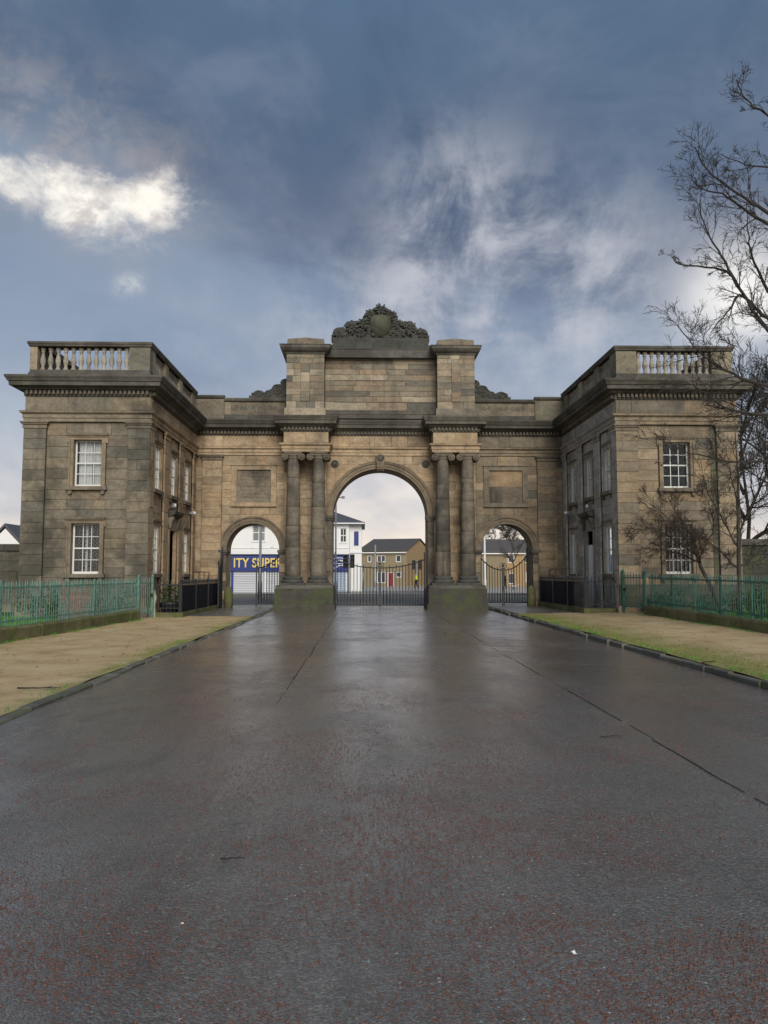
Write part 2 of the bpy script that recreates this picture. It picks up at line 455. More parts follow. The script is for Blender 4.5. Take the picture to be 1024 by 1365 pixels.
class MB:
    def __init__(s, T=None):
        s.v, s.f, s.T = [], [], T

    def add(s, vs, fs):
        k = len(s.v)
        for q in vs:
            s.v.append(s.T(*q) if s.T else tuple(q))
        for f in fs:
            s.f.append(tuple(i + k for i in f))
        return s

    def box(s, x0, x1, y0, y1, z0, z1):
        vs = [(x0, y0, z0), (x1, y0, z0), (x1, y1, z0), (x0, y1, z0), (x0, y0, z1), (x1, y0, z1), (x1, y1, z1), (x0, y1, z1)]
        return s.add(vs, [(0, 3, 2, 1), (4, 5, 6, 7), (0, 1, 5, 4), (1, 2, 6, 5), (2, 3, 7, 6), (3, 0, 4, 7)])

    def stoneblock(s, u0, u1, z0, z1, dd, th=.07, c=.009):
        """a dressed block: chamfered front face"""
        vs = [(u0, dd + th, z0), (u1, dd + th, z0), (u1, dd + th, z1), (u0, dd + th, z1),
              (u0, dd + c, z0), (u1, dd + c, z0), (u1, dd + c, z1), (u0, dd + c, z1),
              (u0 + c, dd, z0 + c), (u1 - c, dd, z0 + c), (u1 - c, dd, z1 - c), (u0 + c, dd, z1 - c)]
        fs = [(8, 9, 10, 11)]
        for i in range(4):
            j = (i + 1) % 4
            fs += [(4 + i, 4 + j, 8 + j, 8 + i), (i, j, 4 + j, 4 + i)]
        return s.add(vs, fs)

    def poly(s, pts, d0, d1):
        """extrude an outline of (u, z) from depth d0 (front) to d1"""
        n = len(pts)
        vs = [(u, d0, z) for u, z in pts] + [(u, d1, z) for u, z in pts]
        return s.add(vs, [tuple(range(n)), tuple(range(2 * n - 1, n - 1, -1))] + [(i, i + n, (i + 1) % n + n, (i + 1) % n) for i in range(n)])

    def tube(s, pts, rad, seg=6, cap=True):
        pts = [Vector(p) for p in pts]
        n = len(pts)
        if not isinstance(rad, (list, tuple)):
            rad = [rad] * n
        vs, fs = [], []
        up = Vector((0, 0, 1))
        prev = None
        for i, p in enumerate(pts):
            dd = (pts[min(i + 1, n - 1)] - pts[max(i - 1, 0)])
            dd = dd.normalized() if dd.length > 1e-9 else up
            if prev is None:
                a = dd.cross(up if abs(dd.z) < .9 else Vector((1, 0, 0))).normalized()
            else:
                a = (prev - dd * prev.dot(dd))
                a = a.normalized() if a.length > 1e-6 else dd.orthogonal().normalized()
            prev = a
            b = dd.cross(a)
            for k in range(seg):
                an = 2 * PI * k / seg
                q = p + (a * math.cos(an) + b * math.sin(an)) * rad[i]
                vs.append((q.x, q.y, q.z))
        for i in range(n - 1):
            for k in range(seg):
                k2 = (k + 1) % seg
                fs.append((i * seg + k, i * seg + k2, (i + 1) * seg + k2, (i + 1) * seg + k))
        if cap:
            fs.append(tuple(range(seg - 1, -1, -1)))
            fs.append(tuple((n - 1) * seg + k for k in range(seg)))
        return s.add(vs, fs)

    def lathe(s, prof, cx, cy, seg=16, cz=0.0, cap=True):
        vs, fs = [], []
        for r, z in prof:
            for k in range(seg):
                a = 2 * PI * k / seg
                vs.append((cx + r * math.cos(a), cy + r * math.sin(a), cz + z))
        n = len(prof)
        for i in range(n - 1):
            for k in range(seg):
                k2 = (k + 1) % seg
                fs.append((i * seg + k, i * seg + k2, (i + 1) * seg + k2, (i + 1) * seg + k))
        if cap:
            fs.append(tuple(range(seg - 1, -1, -1)))
            fs.append(tuple((n - 1) * seg + k for k in range(seg)))
        return s.add(vs, fs)

    def sweep(s, path, prof, i0=0, i1=None, caps=True):
        """sweep a moulding profile [(outward, z)] along a plan path, mitred; outward is to the right of travel"""
        n = len(path)
        i1 = n - 1 if i1 is None else i1
        nr = []
        for i in range(n - 1):
            dx, dy = path[i + 1][0] - path[i][0], path[i + 1][1] - path[i][1]
            l = math.hypot(dx, dy)
            nr.append((dy / l, -dx / l))
        vs, fs = [], []
        m = len(prof)
        for i in range(i0, i1 + 1):
            a = nr[max(i - 1, 0)]
            b = nr[min(i, n - 2)]
            k = 1 + a[0] * b[0] + a[1] * b[1]
            mx, my = ((a[0] + b[0]) / k, (a[1] + b[1]) / k) if k > .05 else a
            for o_, z in prof:
                vs.append((path[i][0] + mx * o_, path[i][1] + my * o_, z))
        for i in range(i1 - i0):
            for j in range(m - 1):
                fs.append((i * m + j, (i + 1) * m + j, (i + 1) * m + j + 1, i * m + j + 1))
        if caps:
            fs.append(tuple(range(m)))
            fs.append(tuple((i1 - i0) * m + j for j in range(m - 1, -1, -1)))
        return s.add(vs, fs)

    def ball(s, c, r, sub=(8, 6), sc=(1, 1, 1), jit=0, rng=random):
        nu, nv = sub
        vs = [(c[0], c[1], c[2] - r * sc[2])]
        for j in range(1, nv):
            th = PI * j / nv
            for k in range(nu):
                a = 2 * PI * k / nu
                q = r * (1 + (rng.uniform(-jit, jit) if jit else 0))
                vs.append((c[0] + q * sc[0] * math.sin(th) * math.cos(a), c[1] + q * sc[1] * math.sin(th) * math.sin(a), c[2] - q * sc[2] * math.cos(th)))
        vs.append((c[0], c[1], c[2] + r * sc[2]))
        fs = []
        for k in range(nu):
            fs.append((0, 1 + (k + 1) % nu, 1 + k))
            fs.append((len(vs) - 1, 1 + (nv - 2) * nu + k, 1 + (nv - 2) * nu + (k + 1) % nu))
        for j in range(nv - 2):
            for k in range(nu):
                k2 = (k + 1) % nu
                fs.append((1 + j * nu + k, 1 + j * nu + k2, 1 + (j + 1) * nu + k2, 1 + (j + 1) * nu + k))
        return s.add(vs, fs)

    def build(s, name, mat, parent=None, sx=1, smooth=False, kind=None, label=None):
        vs = [(x * sx, y, z) for x, y, z in s.v]
        fs = s.f if sx > 0 else [f[::-1] for f in s.f]
        xs, ys, zs = zip(*vs)
        o_ = Vector(((min(xs) + max(xs)) / 2, (min(ys) + max(ys)) / 2, min(zs)))
        me = bpy.data.meshes.new(name)
        me.from_pydata([(x - o_.x, y - o_.y, z - o_.z) for x, y, z in vs], [], fs)
        if smooth:
            me.polygons.foreach_set('use_smooth', [True] * len(me.polygons))
        me.materials.append(M[mat] if isinstance(mat, str) else mat)
        return place(name, me, parent, o_, kind=kind, label=label)


def place(name, me, parent, w, rz=0.0, kind=None, label=None):
    o = bpy.data.objects.new(name, me)
    COL.objects.link(o)
    WL[o.name] = Vector(w)
    if parent is not None:
        o.parent = parent
        o.location = Vector(w) - wl(parent)
    else:
        o.location = w
    o.rotation_euler = (0, 0, rz)
    if kind:
        o['kind'] = kind
    if label:
        o['label'] = label
    return o


def thing(name, label, cat, loc=(0, 0, 0), group=None):
    o = bpy.data.objects.new(name, None)
    o.empty_display_size = .3
    COL.objects.link(o)
    o.location = loc
    WL[o.name] = Vector(loc)
    return tag(o, label, cat, group)


def tag(o, label, cat, group=None):
    o['label'] = label
    o['category'] = cat
    if group:
        o['group'] = group
    return o


def front(Y):
    return lambda u, d_, z: (u, Y + d_, z)


def side(X):
    return lambda u, d_, z: (X + d_, u, z)


# ------------------------------------------------------------------ masonry helpers
def courses(z0, z1, h, breaks=()):
    bs = sorted(set([z0, z1] + [b for b in breaks if z0 < b < z1]))
    out = []
    for a, b in zip(bs, bs[1:]):
        n = max(1, round((b - a) / h))
        out += [a + (b - a) * i / n for i in range(n)]
    return out + [z1]


def ashlar(parent, T, u0, u1, zs, dd, mat, sx, rng, holes=(), disc=None, L=(.75, 1.6), name='stone_block'):
    g = .0035
    for i, (za, zb) in enumerate(zip(zs, zs[1:])):
        zm = (za + zb) / 2
        segs = [(u0, u1)]
        cut = [(a, b) for a, b, c, e in holes if c < zm < e]
        if disc and zm < disc[1]:
            cut.append((disc[0] - disc[2], disc[0] + disc[2]))
        for a, b in cut:
            nx = []
            for p, q in segs:
                if b <= p or a >= q:
                    nx.append((p, q))
                else:
                    if a - p > .04:
                        nx.append((p, a))
                    if q - b > .04:
                        nx.append((b, q))
            segs = nx
        arc = disc and zm >= disc[1] and za < disc[1] + disc[2]
        if arc:
            segs = [s_ for p, q in segs for s_ in ((p, min(q, disc[0])), (max(p, disc[0]), q)) if s_[1] - s_[0] > .02]
        for p, q in segs:
            ln = q - p
            n = max(1, round(ln / rng.uniform(*L)))
            cuts = [p] + sorted(p + ln * (k + rng.uniform(-.25, .25)) / n for k in range(1, n)) + [q]
            for a, b in zip(cuts, cuts[1:]):
                e = rng.uniform(-.006, .006)
                if arc:
                    pts = clip(a + g, b - g, za + g, zb - g, disc)
                    if pts:
                        MB(T).poly(pts, dd + e, dd + .07).build(name, mat, parent, sx)
                else:
                    MB(T).stoneblock(a + g, b - g, za + g, zb - g, dd + e).build(name, mat, parent, sx)


def clip(a, b, za, zb, disc):
    cu, cz, r = disc
    left = (a + b) / 2 < cu
    zz = [za + (zb - za) * k / 6 for k in range(7)]
    A, B = [], []
    for z in zz:
        h = math.sqrt(max(0, r * r - (z - cz) ** 2)) if z - cz < r else 0
        if left:
            e = min(b, cu - h) if h else b
            if e > a + .01:
                A.append((a, z)); B.append((e, z))
        else:
            e = max(a, cu + h) if h else a
            if e < b - .01:
                A.append((e, z)); B.append((b, z))
    if len(A) < 2:
        return None
    pts = B + A[::-1]
    out = []
    for i, q in enumerate(pts):
        pr, nx = pts[i - 1], pts[(i + 1) % len(pts)]
        if abs(pr[0] - q[0]) < 1e-6 and abs(nx[0] - q[0]) < 1e-6:
            continue
        out.append(q)
    return out if len(out) > 2 else None


def holed_wall(mb, u0, u1, z0, z1, holes, d0, d1):
    us = sorted(set([u0, u1] + [h for q in holes for h in q[:2]]))
    zs = sorted(set([z0, z1] + [h for q in holes for h in q[2:]]))
    for a, b in zip(us, us[1:]):
        for c, e in zip(zs, zs[1:]):
            um, zm = (a + b) / 2, (c + e) / 2
            if any(h[0] < um < h[1] and h[2] < zm < h[3] for h in holes):
                continue
            mb.add([(a, d0, c), (b, d0, c), (b, d0, e), (a, d0, e), (a, d1, c), (b, d1, c), (b, d1, e), (a, d1, e)], [(0, 1, 2, 3), (7, 6, 5, 4)])
    for a, b, c, e in holes:
        mb.add([(a, d0, c), (b, d0, c), (b, d0, e), (a, d0, e), (a, d1, c), (b, d1, c), (b, d1, e), (a, d1, e)],
               [(0, 4, 5, 1), (1, 5, 6, 2), (2, 6, 7, 3), (3, 7, 4, 0)])


def arch_wall(mb, u0, u1, z0, z1, cu, r, cz, d0, d1, n=28):
    arc = [(cu - r * math.cos(PI * k / n), cz + r * math.sin(PI * k / n)) for k in range(n + 1)]
    for dd, fl in ((d0, 0), (d1, 1)):
        def q(*p):
            vs = [(u, dd, z) for u, z in p]
            mb.add(vs, [tuple(range(4)) if not fl else (3, 2, 1, 0)])
        q((u0, z0), (cu - r, z0), (cu - r, z1), (u0, z1))
        q((cu + r, z0), (u1, z0), (u1, z1), (cu + r, z1))
        for a, b in zip(arc, arc[1:]):
            q(a, b, (b[0], z1), (a[0], z1))
    edge = [(cu - r, z0)] + arc + [(cu + r, z0)]
    for a, b in zip(edge, edge[1:]):
        mb.add([(a[0], d0, a[1]), (b[0], d0, b[1]), (b[0], d1, b[1]), (a[0], d1, a[1])], [(0, 1, 2, 3)])


def arch_ring(mb, cu, cz, prof, n=32):
    """archivolt: profile [(radius, depth)] swept round the arch"""
    m = len(prof)
    vs, fs = [], []
    for k in range(n + 1):
        a = PI * k / n
        for r, dd in prof:
            vs.append((cu - r * math.cos(a), dd, cz + r * math.sin(a)))
    for k in range(n):
        for j in range(m - 1):
            fs.append((k * m + j, k * m + j + 1, (k + 1) * m + j + 1, (k + 1) * m + j))
    fs += [tuple(range(m)), tuple(n * m + j for j in range(m))]
    mb.add(vs, fs)


# ================================================================== SETTING: ground, road
rg = random.Random(5)
MB().add([(-900, -300, -.35), (900, -300, -.35), (900, 1200, -.35), (-900, 1200, -.35)], [(0, 1, 2, 3)]).build('ground', 'soil', kind='structure')


def sheet(x0, x1, y0, y1, fz, nx, ny):
    mb = MB()
    vs = [(x0 + (x1 - x0) * i / nx, y0 + (y1 - y0) * j / ny, 0) for j in range(ny + 1) for i in range(nx + 1)]
    vs = [(x, y, fz(x, y)) for x, y, _ in vs]
    mb.add(vs, [(j * (nx + 1) + i, j * (nx + 1) + i + 1, (j + 1) * (nx + 1) + i + 1, (j + 1) * (nx + 1) + i) for j in range(ny) for i in range(nx)])
    return mb


road = sheet(-4.58, 4.72, -8, 37.6, lambda x, y: .035 - .0022 * x * x if abs(x) < 4 else 0, 40, 60).build('road', 'road', smooth=True, kind='structure')
sheet(-40, 40, 37.6, 64, lambda x, y: 0.0, 2, 2).build('cobbled_forecourt', 'cobble', kind='structure')
sheet(-120, 120, 64, 200, lambda x, y: -.01 - (y - 64) * .001, 2, 2).build('far_road', 'far_road', kind='structure')


def joint_line(x, y0, y1, seed):
    r_ = random.Random(seed)
    mb = MB()
    y = y0
    while y < y1:
        l = r_.uniform(.5, 2.2)
        w = r_.uniform(.004, .013)
        dx = r_.uniform(-.015, .015)
        n = 4
        pts = []
        for k in range(n + 1):
            yy = y + l * k / n
            xx = x + dx + r_.uniform(-.008, .008)
            zz = .035 - .0022 * xx * xx + .005
            pts += [(xx - w * r_.uniform(.4, 1), yy, zz), (xx + w * r_.uniform(.4, 1), yy, zz)]
        mb.add(pts, [(2 * k, 2 * k + 1, 2 * k + 3, 2 * k + 2) for k in range(n)])
        y += l + r_.uniform(0, .25)
    mb.build('tar_joint', 'tar', road)


joint_line(1.95, 4.6, 27, 3)
joint_line(-1.78, 9.6, 15.5, 4)
joint_line(-1.78, 16.2, 31, 8)

# loose red chippings showing in the worn foreground asphalt
from mathutils import noise as mnoise


PATCHES = ((.35, 3.5, .6, .5), (-1.95, 3.4, .3, .22), (-.2, 4.7, .7, .6), (-.75, 4.0, .5, .4), (.9, 3.1, .5, .4), (.2, 6.2, .9, .7), (-1.1, 7.0, .4, .5))


def chips(n, y0, y1, seed, name, mat, smin, smax, thr):
    r_ = random.Random(seed)
    mb = MB()
    c = 0
    while c < n:
        y = y0 + (y1 - y0) * r_.random() ** 1.6
        hw = .5 * y + .5
        x = max(-4.4, min(4.5, -.7 + r_.uniform(-hw, hw)))
        f = mnoise.fractal(Vector((x * .9, y * .9, 3.1)), 1.0, 2.0, 4) + .35 * mnoise.noise(Vector((x * 3.5, y * 3.5, 1)))
        f += sum(.95 * math.exp(-((x - px) / pw) ** 2 - ((y - py) / ph) ** 2) for px, py, pw, ph in PATCHES) if thr > 0 else 0
        if f < thr + r_.uniform(-.3, .45):
            if r_.random() > .05:
                c += .25
                continue
        c += 1
        s_ = r_.uniform(smin, smax)
        a = r_.uniform(0, 6.28)
        z = .035 - .0022 * x * x - .001
        h = s_ * r_.uniform(.25, .5)
        p = []
        for k in range(4):
            q = s_ * r_.uniform(.5, 1)
            p.append((x + q * math.cos(a + k * 1.57), y + q * math.sin(a + k * 1.57) * 1.0, z))
        top = [(x + (u - x) * .6, y + (v - y) * .6, z + h * 1.5 * r_.uniform(.7, 1.2)) for u, v, _ in p]
        mb.add(p + top, [(4, 5, 6, 7), (0, 1, 5, 4), (1, 2, 6, 5), (2, 3, 7, 6), (3, 0, 4, 7)])
    return mb.build(name, mat, road, kind='stuff')


M['red_chip'] = flat('red_chipping', (.108, .056, .043), .62, var=.6, scale=60, spec=.25)
M['grey_chip'] = flat('grey_chipping', (.10, .098, .092), .6, var=.6, scale=60, spec=.3)
chips(36000, 2.5, 11, 11, 'red_chippings', 'red_chip', .004, .0108, .20)
chips(6000, 2.5, 8, 12, 'grey_chippings', 'grey_chip', .003, .007, -.6)

# ---- verges, kerbs
vl = sheet(-9.6, -4.72, -8, 29, lambda x, y: .035 + .012 * mnoise.noise(Vector((x, y * .7, 0))) * 2, 24, 60).build('sandy_verge', 'verge_sand', smooth=True, kind='structure')
vr = sheet(4.86, 9.3, -8, 29, lambda x, y: .10 + .025 * max(0, (x - 5)) + .012 * mnoise.noise(Vector((x, y * .7, 5))) * 2, 24, 60).build('mossy_verge', 'verge_moss', smooth=True, kind='structure')
for nm, x0, x1, h, sd_ in (('kerb', -4.72, -4.57, .028, 1), ('kerb', 4.74, 4.88, .09, 2)):
    r_ = random.Random(sd_)
    k = bpy.data.objects.new(nm, None)
    COL.objects.link(k)
    k['kind'] = 'structure'
    WL[k.name] = Vector((0, 0, 0))
    y = 3.0
    while y < 36:
        l = r_.uniform(.75, 1.15)
        j = [r_.uniform(-.03, .03) if x0 < 0 else r_.uniform(-.026, .026) for _ in range(8)]
        z1 = h + r_.uniform(-.014, .014)
        b = .018
        mb = MB()
        xa, xb = x0 + j[0], x1 + j[1]
        prof = [(xa, -.1), (xa, z1 - b), (xa + b, z1), (xb - b, z1), (xb, z1 - b), (xb, -.1)]
        ya, yb = y + .012, y + l - .012
        mb.add([(u + j[2], ya, v) for u, v in prof] + [(u + j[3], yb, v + j[4] * .6) for u, v in prof],
               [(i, i + 1, i + 7, i + 6) for i in range(5)] + [(0, 1, 2, 3, 4, 5)[::-1], (6, 7, 8, 9, 10, 11)])
        mb.build('kerb_stone', 'kerb', k)
        y += l

for nm, sx, z in (('pavement', -1, .045), ('pavement', 1, .115)):
    r_ = random.Random(20 + sx)
    k = bpy.data.objects.new(nm, None)
    COL.objects.link(k)
    k['kind'] = 'structure'
    WL[k.name] = Vector((0, 0, 0))
    MB().box(4.6 if sx < 0 else 4.93, 8.4, 29.0, 39, -.1, z - .025).build('bedding', 'soil', k, sx)
    y = 29.0
    while y < 38.8:
        l = r_.uniform(.55, .8)
        xs = [4.76 if sx < 0 else 4.93]
        while xs[-1] < 7.1:
            xs.append(min(7.4, xs[-1] + r_.uniform(.6, 1.1)))
        for a, b in zip(xs, xs[1:]):
            dz = r_.uniform(-.008, .008)
            MB(lambda u, d_, v: (u, v, z - d_)).stoneblock(a + .008, b - .008, y + .008, y + l - .008, dz, .06, .012).build('flagstone', 'flag', k, sx)
        y += l

lawn = sheet(-30, -9.3, 5, 40, lambda x, y: .05, 4, 4).build('lawn', 'lawn', kind='structure')
lawn2 = sheet(9.2, 30, 5, 40, lambda x, y: .22, 4, 4).build('lawn', 'lawn', kind='structure')


def blades(name, mat, n, fx, h0, h1, w, seed):
    r_ = random.Random(seed)
    mb = MB()
    for _ in range(n):
        q = fx(r_)
        if q is None:
            continue
        x, y, z = q
        a = r_.uniform(0, 6.28)
        h = r_.uniform(h0, h1)
        dx, dy = math.cos(a) * w, math.sin(a) * w
        lx, ly = r_.uniform(-h, h) * .5, r_.uniform(-h, h) * .5
        mb.add([(x - dx, y - dy, z), (x + dx, y + dy, z), (x + lx, y + ly, z + h)], [(0, 1, 2)])
    o = mb.build(name, mat, kind='stuff')
    o['label'] = {'grass': 'short bright green grass growing behind the railings', 'moss_tufts': 'low yellow green moss along the kerb edge'}[name]
    o['category'] = name.replace('_', ' ')


blades('grass', 'grassblade', 16000, lambda r: (-9.35 - abs(r.gauss(0, 2.2)), r.uniform(15, 29), .05), .06, .14, .008, 1)
blades('grass', 'grassblade', 20000, lambda r: (9.25 + abs(r.gauss(0, 2.2)), r.uniform(15, 28), .22), .07, .16, .008, 2)


def vz(x, y):
    return .10 + .025 * max(0, (x - 5)) + .012 * mnoise.noise(Vector((x, y * .7, 5))) * 2 - .003


def mossr(r):
    y = 8 + 21 * r.random()
    x = 4.9 + abs(r.gauss(0, .7))
    if mnoise.noise(Vector((x * 1.5, y * .8, 2))) < (x - 5.5) * .5 - .2:
        return None
    return (x, y, vz(x, y))


def mossl(r):
    y = 7 + 18 * r.random()
    x = -4.78 - abs(r.gauss(0, .25))
    if mnoise.noise(Vector((x * 1.5, y * .5, 7))) < .0:
        return None
    return (x, y, .035)


blades('moss_tufts', 'mossblade', 15000, mossr, .010, .042, .006, 3)
def edger(r):
    sd_ = r.choice((-1, 1))
    y = r.uniform(8, 27)
    if mnoise.noise(Vector((sd_ * 3, y * .9, 4))) < -.05:
        return None
    if r.random() < .5:
        if sd_ < 0 and r.random() < .8:
            return None
        x = 4.9 + abs(r.gauss(0, .08)) if sd_ > 0 else -4.74 - abs(r.gauss(0, .1))
    else:
        x = 8.62 - abs(r.gauss(0, .07)) if sd_ > 0 else -(8.4 + .9 * (26.8 - y) / 14.3 - .2) + abs(r.gauss(0, .07))
    return (x, y, vz(x, y) if sd_ > 0 else .035)


blades('grass', 'grassblade', 5000, edger, .03, .085, .006, 9)
blades('moss_tufts', 'mossblade', 9000, mossl, .008, .028, .006, 4)

# ================================================================== LODGES
ZA, ZAT, ZF, ZC = 7.0, 7.40, 7.92, 8.60
ARCHI = [(0, 7.0), (.05, 7.0), (.05, 7.12), (.08, 7.13), (.08, 7.25), (.10, 7.27), (.16, 7.31), (.17, 7.38), (.0, 7.41)]
CORN = [(0, 7.91), (.05, 7.92), (.06, 7.97), (.06, 8.12), (.20, 8.14), (.24, 8.20), (.44, 8.23), (.45, 8.36), (.49, 8.38), (.52, 8.45), (.565, 8.52), (.57, 8.585), (.1, 8.66), (0, 8.66)]
BAL = [(.075, 0), (.075, .07), (.05, .08), (.055, .12), (.04, .15), (.07, .27), (.08, .36), (.065, .46), (.042, .58), (.038, .66), (.055, .68), (.055, .72), (.04, .74), (.075, .76), (.075, .84)]
bal_me = None


def dentils(mb, x0, y0, x1, y1, z0, z1, out, step=.155, w=.085):
    l = math.hypot(x1 - x0, y1 - y0)
    dx, dy = (x1 - x0) / l, (y1 - y0) / l
    nx, ny = dy, -dx
    n = int(l / step)
    for i in range(n):
        a = (i + .5) * l / n
        cx, cy = x0 + dx * a, y0 + dy * a
        pts = []
        for o_ in (out[0], out[1]):
            for e in (-w / 2, w / 2):
                pts.append((cx + dx * e + nx * o_, cy + dy * e + ny * o_))
        vs = [(p[0], p[1], z) for z in (z0, z1) for p in pts]
        mb.add(vs, [(0, 1, 3, 2), (4, 6, 7, 5), (0, 4, 5, 1), (2, 3, 7, 6), (0, 2, 6, 4), (1, 5, 7, 3)])


def sash(parent, T, uc, hw, z0, z1, sx, glass='glass', inside=None, rng=None, dep=.2):
    """white sliding sash window with twelve panes, recessed in its stone opening"""
    fr = MB(T)
    w = .055
    for a, b, c, e in ((uc - hw, uc - hw + w, z0, z1), (uc + hw - w, uc + hw, z0, z1), (uc - hw + w, uc + hw - w, z0, z0 + .085), (uc - hw + w, uc + hw - w, z1 - .05, z1)):
        fr.box(a, b, dep, dep + .07, c, e)
    win = fr.build('window', 'white_paint', parent, sx)
    zm = (z0 + .085 + z1 - .05) / 2
    rows = [z0 + .085, (z0 + .085 + zm) / 2, zm, (zm + z1 - .05) / 2, z1 - .05]
    u0, u1 = uc - hw + w, uc + hw - w
    cs = [u0 + (u1 - u0) * k / 3 for k in range(4)]
    MB(T).box(u0, u1, dep + .005, dep + .055, zm - .025, zm + .025).build('meeting_rail', 'white_paint', win, sx)
    for zz in (rows[1], rows[3]):
        MB(T).box(u0, u1, dep + .012, dep + .045, zz - .011, zz + .011).build('glazing_bar', 'white_paint', win, sx)
    for uu in cs[1:3]:
        MB(T).box(uu - .011, uu + .011, dep + .014, dep + .043, rows[0], rows[4]).build('glazing_bar', 'white_paint', win, sx)
    for i in range(4):
        for j in range(3):
            MB(T).box(cs[j], cs[j + 1], dep + .028, dep + .032, rows[i], rows[i + 1]).build('pane', glass, win, sx)
    if inside == 'net':
        mb = MB(T)
        for a, b in ((u0, u0 + (u1 - u0) * .36), (u0 + (u1 - u0) * .42, u1 - .05)):
            n = 36
            vs = []
            for k in range(n + 1):
                u = a + (b - a) * k / n
                dd = dep + .13 + .03 * math.sin(k * 1.35) + .015 * math.sin(k * .6)
                vs += [(u, dd, z0 + .05), (u, dd, z1 - .03)]
            mb.add(vs, [(2 * k, 2 * k + 2, 2 * k + 3, 2 * k + 1) for k in range(n)])
        mb.build('net_curtain', 'curtain', win, sx)
    elif inside == 'lattice':
        mb = MB(T)
        n = 7
        st = (u1 - u0) / n
        for k in range(n + 1):
            mb.tube([(u0 + st * k, dep + .10, rows[0]), (u0 + st * k, dep + .10, rows[4])], .004, 4)
        nz = int((rows[4] - rows[0]) / st)
        for k in range(n):
            for q in range(nz):
                u, zq = u0 + st * k, rows[0] + st * q
                mb.tube([(u, dep + .10, zq), (u + st, dep + .10, zq + st)], .0045, 4, False)
                mb.tube([(u + st, dep + .104, zq), (u, dep + .104, zq + st)], .0045, 4, False)
        mb.build('security_grille', 'lamp_grey', win, sx)
        MB(T).box((u0 + u1) / 2 + .02, (u0 + u1) / 2 + .10, dep + .15, dep + .17, rows[0], rows[4]).build('curtain', 'curtain', win, sx)
    elif inside == 'bars':
        for k in range(1, 6):
            u = u0 + (u1 - u0) * k / 6
            MB(T).tube([(u, dep - .05, rows[0] - .04), (u, dep - .05, rows[4])], .011, 5).build('window_bar', 'lamp_grey', win, sx)
    elif inside == 'blind':
        MB(T).box(u0 + .02, u1 - .02, dep + .10, dep + .11, rows[0], rows[4]).build('blind', 'curtain', win, sx)
    return win


def surround(parent, T, uc, hw, z0, z1, mat, sx, hood=True, sill=True, pr=.0):
    a = .15
    mb = MB(T)
    for q in ((uc - hw - a, uc - hw, z0, z1), (uc + hw, uc + hw + a, z0, z1)):
        mb.box(q[0], q[1], pr - .05, pr + .03, q[2], q[3])
        x = q[0] if q[0] < uc - hw - .01 else q[1] - .05
        mb.box(x, x + .05, pr - .085, pr - .0505, q[2], q[3])
    mb.box(uc - hw - a, uc + hw + a, pr - .052, pr + .03, z1 + .001, z1 + a)
    mb.box(uc - hw - a - .03, uc + hw + a + .03, pr - .088, pr - .0525, z1 + a - .05, z1 + a)
    for sg in (-1, 1):   # lugs at the upper corners
        xa = uc + sg * (hw + a)
        mb.box(min(xa, xa + sg * .07), max(xa, xa + sg * .07), pr - .055, pr + .03, z1 - .12, z1 + a)
    mb.build('window_surround', mat, parent, sx)
    if hood:
        MB(T).box(uc - hw - a - .06, uc + hw + a + .06, pr - .13, pr + .03, z1 + a + .001, z1 + a + .075).build('window_hood', 'cap', parent, sx)
    if sill:
        MB(T).box(uc - hw - a - .07, uc + hw + a + .07, pr - .15, pr + .18, z0 - .13, z0 - .001).build('window_sill', 'cap', parent, sx)
        for sg in (-1, 1):
            x = uc + sg * (hw + .08)
            MB(T).poly([(x - .07, z0 - .131), (x - .06, z0 - .26), (x, z0 - .29), (x + .06, z0 - .26), (x + .07, z0 - .131)], pr - .10, pr + .02).build('sill_bracket', 'cap', parent, sx)


def pilaster_cap(mb, u0, u1, d0, z1=7.0, h=.24):
    for k, (o_, a, b) in enumerate(((.03, 0, .35), (.015, .35, .55), (.06, .55, .78), (.10, .78, 1))):
        mb.box(u0 - o_, u1 + o_, d0 - o_, d0 + .04, z1 - h + h * a, z1 - h + h * b - .001)


